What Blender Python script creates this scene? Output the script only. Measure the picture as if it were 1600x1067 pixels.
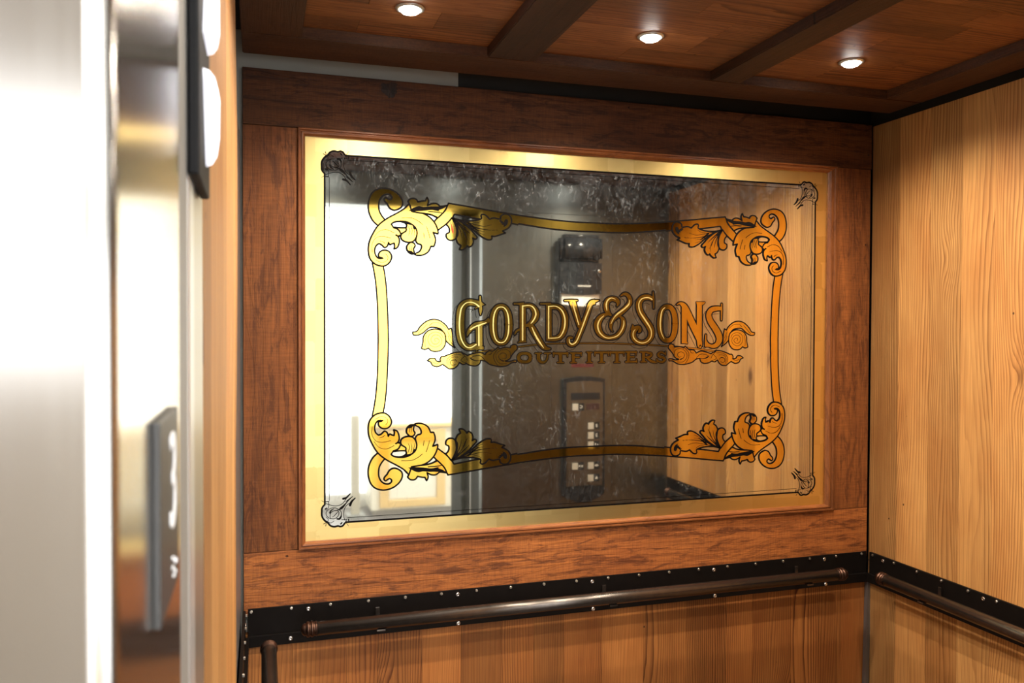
import bpy, bmesh, math, random
from mathutils import Vector, Matrix
from mathutils.geometry import tessellate_polygon

random.seed(7)
for o in list(bpy.data.objects): bpy.data.objects.remove(o)
S = bpy.context.scene
COL = S.collection

# ---------------------------------------------------------------- camera
CAM = Vector((0.0468, -2.3, 1.6))
F_PX, YAW, PIT, ROL = 1271.9, 0.2999, 0.0176, 0.0035
fwd = Vector((math.sin(YAW)*math.cos(PIT), math.cos(YAW)*math.cos(PIT), -math.sin(PIT)))
r0 = Vector((math.cos(YAW), -math.sin(YAW), 0)); u0 = r0.cross(fwd)
rt = r0*math.cos(ROL) + u0*math.sin(ROL); up = rt.cross(fwd)
cd = bpy.data.cameras.new('camera'); cam = bpy.data.objects.new('camera', cd); COL.objects.link(cam)
cam.matrix_world = Matrix(((rt.x, up.x, -fwd.x, CAM.x), (rt.y, up.y, -fwd.y, CAM.y), (rt.z, up.z, -fwd.z, CAM.z), (0, 0, 0, 1)))
cd.sensor_width = 36; cd.lens = F_PX/1600*36; cd.clip_start = 0.02
cd.dof.use_dof = True; cd.dof.focus_distance = 2.45; cd.dof.aperture_fstop = 9.0
S.camera = cam

# ---------------------------------------------------------------- world, exposure
w = bpy.data.worlds.new('world'); S.world = w; w.use_nodes = True
w.node_tree.nodes['Background'].inputs[0].default_value = (0.9, 0.95, 1, 1)
w.node_tree.nodes['Background'].inputs[1].default_value = 0.15
S.view_settings.view_transform = 'Standard'; S.view_settings.look = 'None'
S.view_settings.exposure = 0.0; S.view_settings.gamma = 1.0; S.view_settings.use_curve_mapping = False

W, DEP, ZC = 2.041, 1.4434, 2.305        # cab width, cab depth, underside of the ceiling beams
SPOT_W = 36.0
def lamp(kind, name, loc, power, color, rot=(0, 0, 0), **k):
    l = bpy.data.lights.new(name, kind); l.energy = power; l.color = color
    for a, b in k.items(): setattr(l, a, b)
    o = bpy.data.objects.new(name, l); COL.objects.link(o); o.location = loc; o.rotation_euler = rot
    return o
DOWN = [(0.377, -0.43), (0.986, -0.435), (1.60, -0.425), (0.377, -1.05), (0.986, -1.05), (1.60, -1.05)]
for i, (x, y) in enumerate(DOWN):
    lamp('SPOT', 'downlight_beam', (x, y, 2.305), SPOT_W, (1.0, 0.86, 0.68), spot_size=math.radians(150), spot_blend=0.8, shadow_soft_size=0.02)
# the hall: strip lights in its ceiling and daylight through its windows
lamp('AREA', 'hall_ceiling_light', (1.2, -3.4, 2.78), 85, (1, 0.97, 0.92), shape='RECTANGLE', size=2.4, size_y=1.0)

# ---------------------------------------------------------------- node helpers
class NT:
    def __init__(s, name):
        s.m = bpy.data.materials.new(name); s.m.use_nodes = True; s.t = s.m.node_tree; s.n = s.t.nodes
        s.b = s.n['Principled BSDF']
    def new(s, t, **k):
        n = s.n.new(t)
        for a, b in k.items(): setattr(n, a, b)
        return n
    def put(s, sock, v):
        if isinstance(v, bpy.types.NodeSocket): s.t.links.new(v, sock)
        elif v is not None: sock.default_value = v
    def math(s, op, a, b=None, c=None, clamp=False):
        n = s.new('ShaderNodeMath', operation=op); n.use_clamp = clamp
        s.put(n.inputs[0], a); s.put(n.inputs[1], b); s.put(n.inputs[2], c); return n.outputs[0]
    def sep(s, v):
        n = s.new('ShaderNodeSeparateXYZ'); s.put(n.inputs[0], v); return n.outputs
    def comb(s, x, y, z):
        n = s.new('ShaderNodeCombineXYZ'); s.put(n.inputs[0], x); s.put(n.inputs[1], y); s.put(n.inputs[2], z); return n.outputs[0]
    def noise(s, v, sc, det=2, rough=0.5, dist=0):
        n = s.new('ShaderNodeTexNoise'); s.put(n.inputs['Vector'], v); n.inputs['Scale'].default_value = sc
        n.inputs['Detail'].default_value = det; n.inputs['Roughness'].default_value = rough; n.inputs['Distortion'].default_value = dist
        return n.outputs[0]
    def voro(s, v, sc, feat='F1', rnd=1.0):
        n = s.new('ShaderNodeTexVoronoi', feature=feat); s.put(n.inputs['Vector'], v); n.inputs['Scale'].default_value = sc
        n.inputs['Randomness'].default_value = rnd; return n
    def ramp(s, f, stops, interp='LINEAR'):
        n = s.new('ShaderNodeValToRGB'); n.color_ramp.interpolation = interp; s.put(n.inputs[0], f)
        e = n.color_ramp.elements
        while len(e) < len(stops): e.new(0.5)
        for i, (p, c) in enumerate(stops):
            e[i].position = p; e[i].color = (c, c, c, 1) if isinstance(c, (int, float)) else (*c, 1)
        return n.outputs[0]
    def mix(s, f, a, b, mode='MIX'):
        n = s.new('ShaderNodeMix', data_type='RGBA', blend_type=mode); s.put(n.inputs[0], f)
        s.put(n.inputs[6], a if not isinstance(a, tuple) else (*a, 1)); s.put(n.inputs[7], b if not isinstance(b, tuple) else (*b, 1)); return n.outputs[2]
    def obj(s): return s.new('ShaderNodeTexCoord').outputs['Object']
    def bump(s, h, st, dist=0.002):
        n = s.new('ShaderNodeBump'); n.inputs['Strength'].default_value = st; n.inputs['Distance'].default_value = dist
        s.put(n.inputs['Height'], h); s.put(s.b.inputs['Normal'], n.outputs[0])
    def set(s, color=None, metal=None, rough=None, spec=None):
        if color is not None: s.put(s.b.inputs['Base Color'], (*color, 1) if isinstance(color, tuple) else color)
        s.put(s.b.inputs['Metallic'], metal); s.put(s.b.inputs['Roughness'], rough)
        if spec is not None: s.b.inputs['Specular IOR Level'].default_value = spec
        return s.m

def flat(name, c, metal=0.0, rough=0.5, spec=0.5):
    return NT(name).set(c, metal, rough, spec)
def emit(name, c, st):
    k = NT(name); k.set(c, 0.0, 0.4); k.b.inputs['Emission Color'].default_value = (*c, 1); k.b.inputs['Emission Strength'].default_value = st
    return k.m

def wood(name, axis, pale, mid, dark, rings=105, amp=4.0, ring_k=1.0, streak=0.0, knots=1.0, rough=0.55, saw=0.0, blotch=0.35, bump=0.25, holes=2.2, var=0.55, across='x'):
    """plank wood; grain runs along `axis`; every board carries its own random value in the attribute rnd"""
    k = NT(name); x, y, z = k.sep(k.obj())
    at = k.new('ShaderNodeAttribute', attribute_name='rnd'); rn = at.outputs['Fac']
    if axis == 'z': v, a, b = z, (x if across == 'x' else y), (y if across == 'x' else x)
    elif axis == 'x': v, a, b = x, (z if across == 'z' else y), (y if across == 'z' else z)
    else: v, a, b = y, x, z
    off = k.math('MULTIPLY', rn, 37.0)
    u = k.math('ADD', a, off); vv = k.math('ADD', v, k.math('MULTIPLY', rn, 23.0))
    P = k.comb(u, k.math('MULTIPLY', b, 0.3), k.math('MULTIPLY', vv, 0.13))
    # knots
    kp = k.comb(k.math('MULTIPLY', u, 2.2), 0.0, k.math('MULTIPLY', vv, 1.0))
    vo = k.voro(kp, 2.1)
    kd = vo.outputs['Distance']; sel = k.math('GREATER_THAN', k.sep(vo.outputs['Color'])[0], 1.0 - 0.58*knots)
    near = k.math('MULTIPLY', k.math('POWER', k.math('SUBTRACT', 1.0, k.math('MULTIPLY', kd, 3.2), clamp=True), 2.0), sel)
    f1 = k.noise(P, 7.0, 1.5, 0.45); f2 = k.noise(P, 34.0, 2, 0.5)
    fr = k.math('MULTIPLY', rings, k.math('ADD', 0.45, k.math('FRACT', k.math('MULTIPLY', rn, 7.31))))
    ph = k.math('ADD', k.math('MULTIPLY', u, fr), k.math('MULTIPLY', f1, amp*3.2))
    ph = k.math('ADD', ph, k.math('MULTIPLY', f2, 0.9)); ph = k.math('ADD', ph, k.math('MULTIPLY', near, 5.5))
    saw_ = k.math('FRACT', ph)
    ring = k.ramp(saw_, [(0.0, 0.0), (0.40, 0.05), (0.72, 0.45), (0.90, 1.0), (0.97, 0.9), (1.0, 0.0)])
    rmod = k.noise(P, 4.0, 1); rstr = k.math('MULTIPLY', ring, k.ramp(rmod, [(0.38, 0.3), (0.55, 1.0)])); rstr = k.math('MULTIPLY', rstr, k.math('ADD', 0.50, k.math('MULTIPLY', 0.70, k.math('FRACT', k.math('MULTIPLY', rn, 5.13)))))
    fib = k.noise(k.comb(u, b, k.math('MULTIPLY', vv, 0.012)), 420.0, 2, 0.6)
    bl = k.noise(k.comb(u, b, k.math('MULTIPLY', vv, 0.45)), 5.0, 3, 0.6)
    base = k.mix(k.ramp(bl, [(0.3, 0.0), (0.7, 1.0)]), mid, pale)
    base = k.mix(k.math('MULTIPLY', rstr, ring_k), base, dark)
    base = k.mix(k.math('MULTIPLY', k.ramp(fib, [(0.35, 1.0), (0.6, 0.0)]), 0.28), base, dark)
    core = k.ramp(k.math('MULTIPLY', kd, 1.0), [(0.035, 1.0), (0.10, 0.0)])
    base = k.mix(k.math('MULTIPLY', k.math('MULTIPLY', core, sel), 0.8), base, tuple(c*0.45 for c in dark))
    # nail and worm holes
    vh = k.voro(k.comb(u, 0.0, k.math('MULTIPLY', vv, 0.8)), 15.0)
    hs = k.math('GREATER_THAN', k.sep(vh.outputs['Color'])[1], 1.0 - 0.3*holes)
    hole = k.math('MULTIPLY', k.ramp(vh.outputs['Distance'], [(0.035, 1.0), (0.05, 0.0)]), hs)
    base = k.mix(k.math('MULTIPLY', hole, 0.85), base, (0.015, 0.007, 0.004))
    if streak > 0:
        s1 = k.noise(k.comb(k.math('MULTIPLY', u, 1.0), b, k.math('MULTIPLY', vv, 0.07)), 95.0, 4, 0.7)
        s2 = k.noise(k.comb(k.math('MULTIPLY', u, 1.0), b, k.math('MULTIPLY', vv, 0.22)), 38.0, 5, 0.75, 1.2)
        sm = k.math('ADD', k.ramp(s1, [(0.38, 0.6), (0.52, 0.0)]), k.ramp(s2, [(0.36, 1.0), (0.50, 0.0)]), clamp=True)
        base = k.mix(k.math('MULTIPLY', sm, streak), base, dark)
    if saw > 0:
        sp = k.comb(k.math('MULTIPLY', u, 0.10), b, vv)
        sw = k.math('MULTIPLY', k.noise(sp, 210.0, 2, 0.5), k.math('ADD', 0.75, k.math('MULTIPLY', k.noise(P, 20.0, 2), 0.5)))
        base = k.mix(k.math('MULTIPLY', k.ramp(sw, [(0.4, 1.0), (0.62, 0.0)]), saw), base, dark)
    bv = k.math('ADD', 1.0 - var*0.5, k.math('MULTIPLY', k.math('FRACT', k.math('MULTIPLY', rn, 3.77)), var))
    bv = k.math('MULTIPLY', bv, k.math('ADD', 1.0 - blotch*0.5, k.math('MULTIPLY', k.noise(P, 11.0, 3), blotch)))
    base = k.mix(1.0, base, k.comb(bv, bv, bv), 'MULTIPLY')
    h = k.math('SUBTRACT', k.math('MULTIPLY', fib, 0.6), k.math('MULTIPLY', rstr, 0.5))
    k.bump(k.math('SUBTRACT', h, k.math('MULTIPLY', hole, 3.0)), bump)
    return k.set(base, 0.0, rough, 0.35)

PINE = ((0.60, 0.330, 0.115), (0.45, 0.205, 0.062), (0.12, 0.030, 0.007))
PINE_SHADED = ((0.44, 0.175, 0.045), (0.32, 0.108, 0.025), (0.08, 0.018, 0.004))  # darker pine: weaker light low on the back wall put into the colour
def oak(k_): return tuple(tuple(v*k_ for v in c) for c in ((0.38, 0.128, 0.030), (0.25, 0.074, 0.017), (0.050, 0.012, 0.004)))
def mul(k_, *cs): return tuple(tuple(v*k_ for v in c) for c in cs)
M = {}
M['pine_y'] = wood('pine_boards_side', 'z', *PINE, across='y')
M['pine_x'] = wood('pine_boards_back', 'z', *PINE_SHADED, across='x', blotch=0.6, knots=1.3)
M['pine_ceiling'] = wood('pine_boards_ceiling', 'x', (0.36, 0.140, 0.040), (0.25, 0.085, 0.022), (0.07, 0.018, 0.006), rings=80, across='y', knots=0.5, holes=0.3, streak=0.45, blotch=0.7)
OK = dict(rings=40, amp=5, ring_k=0.3, knots=0.15, rough=0.62, saw=0.22, blotch=1.0, bump=0.8, streak=0.75, holes=0.15)
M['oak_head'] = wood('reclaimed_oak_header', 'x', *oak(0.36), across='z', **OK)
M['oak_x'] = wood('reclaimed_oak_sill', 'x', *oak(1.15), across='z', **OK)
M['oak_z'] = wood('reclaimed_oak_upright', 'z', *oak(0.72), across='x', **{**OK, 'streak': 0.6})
BM_ = ((0.105, 0.042, 0.017), (0.070, 0.026, 0.010), (0.022, 0.008, 0.004))
M['beam_x'] = wood('beam_oak_across', 'x', *BM_, rings=40, ring_k=0.3, knots=0.1, saw=0.3, streak=0.5, blotch=1.0, bump=0.7, across='y', holes=0.1)
M['beam_y'] = wood('beam_oak_along', 'y', *BM_, rings=40, ring_k=0.3, knots=0.1, saw=0.3, streak=0.5, blotch=1.0, bump=0.7, holes=0.1)
CH = ((0.34, 0.12, 0.036), (0.24, 0.075, 0.022), (0.06, 0.016, 0.007))
M['mould_x'] = wood('cherry_moulding_across', 'x', *CH, rings=40, ring_k=0.3, knots=0, saw=0.1, streak=0.5, rough=0.35, across='z', holes=0)
M['mould_z'] = wood('cherry_moulding_upright', 'z', *CH, rings=40, ring_k=0.3, knots=0, saw=0.1, streak=0.5, rough=0.35, across='x', holes=0)

def steel(name, c, rough, streak_axis=None, st=0.12, spots=0.0):
    k = NT(name); x, y, z = k.sep(k.obj())
    if streak_axis == 'z': P = k.comb(k.math('MULTIPLY', x, 260.0), k.math('MULTIPLY', y, 260.0), k.math('MULTIPLY', z, 2.0))
    else: P = k.comb(k.math('MULTIPLY', x, 3.0), k.math('MULTIPLY', y, 3.0), k.math('MULTIPLY', z, 260.0))
    n = k.noise(P, 1.0, 3, 0.6)
    n2 = k.noise(k.obj(), 6.0, 4, 0.6)
    col = k.mix(k.math('MULTIPLY', n2, 0.35), c, tuple(v*0.75 for v in c))
    r = k.math('ADD', rough - st*0.5, k.math('MULTIPLY', n, st))
    if spots: col = k.mix(k.math('MULTIPLY', k.ramp(k.noise(k.obj(), 60.0, 4, 0.7), [(0.5, 0.0), (0.62, 1.0)]), spots), col, tuple(v*0.3 for v in c))
    return k.set(col, 1.0, r)
M['steel_mirror'] = steel('polished_jamb_steel', (0.80, 0.80, 0.79), 0.19, 'x', 0.05)
M['steel_brushed'] = steel('brushed_jamb_steel', (0.76, 0.74, 0.72), 0.18, 'z', 0.10)
M['steel_panel'] = steel('brushed_panel_steel', (0.235, 0.250, 0.248), 0.33, 'z', 0.12)
M['steel_panel_dark'] = steel('dull_door_edge_steel', (0.20, 0.20, 0.20), 0.45, 'z', 0.12, 0.5)
M['jamb_grey'] = flat('grey_painted_jamb', (0.055, 0.062, 0.060), 0, 0.6, 0.2)
M['steel_light'] = flat('bright_edge_steel', (0.75, 0.78, 0.78), 0.8, 0.35)
M['steel_grey'] = flat('galvanised_backing', (0.42, 0.42, 0.39), 0.25, 0.5)
M['rod'] = flat('corner_rod_steel', (0.20, 0.20, 0.21), 0.7, 0.4)
M['black'] = NT('blackened_steel'); _k = M['black']
M['black'] = _k.set(_k.mix(_k.noise(_k.obj(), 30.0, 4, 0.6), (0.005, 0.004, 0.004), (0.009, 0.007, 0.006)), 0.0, 0.45, 0.08)
M['rail'] = NT('oiled_bronze'); _k = M['rail']
M['rail'] = _k.set(_k.mix(_k.noise(_k.obj(), 45.0, 4, 0.6), (0.08, 0.07, 0.064), (0.17, 0.15, 0.135)), 0.9, 0.27)
M['cap'] = flat('rubbed_bronze', (0.085, 0.045, 0.032), 0.9, 0.32)
M['bolt'] = flat('zinc_bolt', (0.62, 0.58, 0.52), 1.0, 0.3)
M['screw'] = flat('bright_screw', (0.9, 0.9, 0.9), 1.0, 0.22)
M['plastic_black'] = flat('black_plastic', (0.012, 0.014, 0.018), 0, 0.28)
M['white'] = flat('white_plastic', (0.95, 0.95, 0.93), 0, 0.4)
M['white_char'] = flat('white_raised_character', (0.9, 0.9, 0.92), 0, 0.4)
M['plate'] = flat('dark_number_plate', (0.05, 0.05, 0.05), 0.2, 0.4)
M['wall_white'] = flat('white_plaster', (0.88, 0.87, 0.84), 0, 0.8)
M['floor_dark'] = flat('dark_floor', (0.07, 0.05, 0.04), 0, 0.35)
M['floor_hall'] = NT('hall_floor'); _k = M['floor_hall']
M['floor_hall'] = _k.set(_k.mix(_k.noise(_k.obj(), 9.0, 4), (0.20, 0.185, 0.18), (0.28, 0.26, 0.25)), 0, 0.28)
M['lens'] = emit('lit_lens', (1, 0.97, 0.90), 55.0)
M['lantern_lens'] = emit('lit_arrow_lens', (0.93, 0.93, 1.0), 0.95)
M['window'] = emit('daylight_pane', (0.96, 0.98, 1.0), 2.0)
M['diffuser'] = emit('strip_diffuser', (1, 0.98, 0.95), 4.0)
M['paint'] = flat('black_line_paint', (0.004, 0.003, 0.003), 0, 0.6, 0.08)
M['red_shade'] = flat('red_line_shading', (0.75, 0.06, 0.015), 0, 0.4)
M['grille_red'] = flat('red_label_ink', (0.10, 0.008, 0.010), 0, 0.6)
M['button'] = flat('pale_button', (0.62, 0.60, 0.55), 0.2, 0.35)
M['char'] = flat('white_print', (0.8, 0.8, 0.78), 0, 0.5)
M['birch'] = flat('pale_birch', (0.85, 0.60, 0.28), 0, 0.45)
M['birch_panel'] = flat('cream_panel', (0.93, 0.88, 0.74), 0, 0.45)

def gold(name, c, rough, crinkle, leaf=0.0):
    k = NT(name); n = k.noise(k.obj(), 40.0, 5, 0.65); col = c
    if leaf:
        x, y, z = k.sep(k.obj())
        vor = k.voro(k.comb(k.math('MULTIPLY', x, 1.0), 0.0, k.math('MULTIPLY', z, 1.0)), 11.5, rnd=0.12); vor.distance = 'CHEBYCHEV'
        t = k.sep(vor.outputs['Color'])[0]
        cc = k.mix(k.math('MULTIPLY', t, leaf), (*c, 1)[:3], tuple(v*f for v, f in zip(c, (0.78, 0.72, 0.6))))
        wear = k.ramp(k.noise(k.obj(), 9.0, 6, 0.75), [(0.60, 0.0), (0.72, 1.0)])
        col = k.mix(k.math('MULTIPLY', wear, 0.35), cc, (0.35, 0.24, 0.06))
    else:
        col = k.mix(k.math('MULTIPLY', n, 0.25), c, tuple(v*0.8 for v in c))
    k.bump(n, crinkle, 0.001)
    return k.set(col, 1.0, rough)
M['gold'] = gold('gold_leaf', (0.92, 0.61, 0.115), 0.045, 0.006)
M['gold_border'] = gold('burnished_gold_border', (0.95, 0.75, 0.33), 0.36, 0.25, 0.7)
M['gold_line'] = gold('bright_gold_centre_line', (1.0, 0.85, 0.32), 0.42, 0.02)
M['gold_matte'] = gold('matte_gold_face', (0.90, 0.60, 0.11), 0.05, 0.006)

k = NT('aged_silver_mirror')     # silvered glass with worn scratches and cloudy bloom
o_ = k.obj(); x, y, z = k.sep(o_)
P0 = k.comb(x, 0.0, z)
w1 = k.noise(P0, 3.2, 5, 0.65); fine = k.noise(P0, 30.0, 8, 0.8, 1.0)
scr = k.ramp(k.noise(k.comb(k.math('MULTIPLY', x, 2.0), 0.0, z), 26.0, 8, 0.75, 1.6), [(0.56, 0.0), (0.66, 1.0)])
scr2 = k.ramp(k.noise(P0, 30.0, 8, 0.75, 3.5), [(0.57, 0.0), (0.67, 1.0)])
tm = k.math('MULTIPLY', k.math('SUBTRACT', k.math('ADD', z, k.math('MULTIPLY', w1, 0.22)), 1.06), 6.0, clamp=True)
side = k.math('MULTIPLY', k.math('SUBTRACT', 0.45, x), 1.6, clamp=True)
patch = k.ramp(w1, [(0.44, 0.0), (0.60, 1.0)])
amt = k.math('ADD', 0.03, k.math('ADD', k.math('MULTIPLY', patch, k.math('ADD', 0.05, k.math('MULTIPLY', side, 0.13))), k.math('MULTIPLY', tm, k.math('ADD', 0.06, k.math('MULTIPLY', side, 0.30)))))
haze = k.math('MULTIPLY', k.math('MAXIMUM', scr, scr2), amt)
seam = k.math('LESS_THAN', k.math('FRACT', k.math('MULTIPLY', x, 9.1)), 0.008)
haze = k.math('ADD', haze, k.math('MULTIPLY', seam, 0.02))
haze = k.math('ADD', haze, k.math('MULTIPLY', k.ramp(fine, [(0.42, 0.0), (0.70, 1.0)]), k.math('ADD', 0.016, k.math('MULTIPLY', tm, 0.12))))
haze = k.math('ADD', haze, 0.005)
k.set((0.78, 0.805, 0.755), 1.0, 0.03)
d = k.new('ShaderNodeBsdfDiffuse'); d.inputs[0].default_value = (0.66, 0.72, 0.78, 1)
mx = k.new('ShaderNodeMixShader'); k.put(mx.inputs[0], haze); k.t.links.new(k.b.outputs[0], mx.inputs[1]); k.t.links.new(d.outputs[0], mx.inputs[2])
k.t.links.new(mx.outputs[0], k.n['Material Output'].inputs[0]); M['silver'] = k.m

# ---------------------------------------------------------------- mesh helpers
def link(name, bm, mat, parent=None, smooth=False):
    me = bpy.data.meshes.new(name)
    bmesh.ops.recalc_face_normals(bm, faces=bm.faces[:])
    bm.to_mesh(me); bm.free(); me.materials.append(mat)
    if smooth:
        for p in me.polygons: p.use_smooth = True
    o = bpy.data.objects.new(name, me); COL.objects.link(o)
    if parent: o.parent = parent
    return o
def struct(name, bm, mat, parent=None, smooth=False):
    o = link(name, bm, mat, parent, smooth)
    if not parent: o['kind'] = 'structure'
    return o
def thing(name, label, cat, loc=(0, 0, 0), group=None):
    o = bpy.data.objects.new(name, None); COL.objects.link(o); o.location = loc; o.empty_display_size = 0.05
    o['label'] = label; o['category'] = cat
    if group: o['group'] = group
    return o
def part(name, bm, mat, t, smooth=False):
    """parts are modelled in world coordinates, then hung on the thing whose empty may stand elsewhere"""
    loc = Vector((0, 0, 0)); q = t
    while q: loc += q.location; q = q.parent
    bmesh.ops.translate(bm, verts=bm.verts[:], vec=-loc)
    return link(name, bm, mat, t, smooth)
def box(bm, x0, x1, y0, y1, z0, z1, bev=0.0, rnd=None):
    vs = [bm.verts.new(p) for p in ((x0, y0, z0), (x1, y0, z0), (x1, y1, z0), (x0, y1, z0), (x0, y0, z1), (x1, y0, z1), (x1, y1, z1), (x0, y1, z1))]
    fs = [bm.faces.new([vs[i] for i in q]) for q in ((0, 3, 2, 1), (4, 5, 6, 7), (0, 1, 5, 4), (1, 2, 6, 5), (2, 3, 7, 6), (3, 0, 4, 7))]
    if bev:
        es = list({e for f in fs for e in f.edges})
        r = bmesh.ops.bevel(bm, geom=es, offset=bev, segments=2, affect='EDGES', profile=0.5)
        fs = [f for f in r['faces']] + [f for f in fs if f.is_valid]
    if rnd is not None:
        lay = bm.loops.layers.float_color.get('rnd') or bm.loops.layers.float_color.new('rnd')
        for f in fs:
            if f.is_valid:
                for l in f.loops: l[lay] = (rnd, rnd, rnd, 1)
    return vs
def BX(*a, **k):
    bm = bmesh.new(); box(bm, *a, **k); return bm
def lathe(bm, prof, origin, axis, n=28):
    """prof = [(along, radius)] turned about axis ('x' or 'y' or 'z') through origin"""
    ax = {'x': Vector((1, 0, 0)), 'y': Vector((0, 1, 0)), 'z': Vector((0, 0, 1))}[axis]
    e1 = Vector((0, 0, 1)) if axis != 'z' else Vector((1, 0, 0)); e2 = ax.cross(e1)
    O = Vector(origin); rings = []
    for a, r in prof:
        rings.append([bm.verts.new(O + ax*a + (e1*math.cos(t) + e2*math.sin(t))*r) for t in [2*math.pi*i/n for i in range(n)]])
    for A, B in zip(rings, rings[1:]):
        for i in range(n): bm.faces.new((A[i], A[(i+1) % n], B[(i+1) % n], B[i]))
    bm.faces.new(rings[0]); bm.faces.new(rings[-1][::-1])
def LATHE(prof, origin, axis, n=28):
    bm = bmesh.new(); lathe(bm, prof, origin, axis, n); return bm
def prism(pts, fix, depth, place):
    """closed 2-D outline pts extruded: place(u, v, d) gives the 3-D point"""
    bm = bmesh.new(); a = [bm.verts.new(place(u, v, fix)) for u, v in pts]; b = [bm.verts.new(place(u, v, fix+depth)) for u, v in pts]
    bm.faces.new(a); bm.faces.new(b[::-1]); n = len(pts)
    for i in range(n): bm.faces.new((a[i], a[(i+1) % n], b[(i+1) % n], b[i]))
    return bm
def text_bm(s, size, place, bold=0.0, depth=0.0008):
    cu = bpy.data.curves.new('t', 'FONT'); cu.body = s; cu.size = size; cu.align_x = 'CENTER'; cu.align_y = 'CENTER'; cu.offset = bold; cu.extrude = depth/2
    to = bpy.data.objects.new('t', cu); COL.objects.link(to)
    dg = bpy.context.evaluated_depsgraph_get(); dg.update(); me = bpy.data.meshes.new_from_object(to.evaluated_get(dg))
    bm = bmesh.new(); bm.from_mesh(me); bpy.data.objects.remove(to); bpy.data.curves.remove(cu); bpy.data.meshes.remove(me)
    for v in bm.verts: v.co = place(v.co.x, v.co.y, v.co.z)
    return bm

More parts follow.
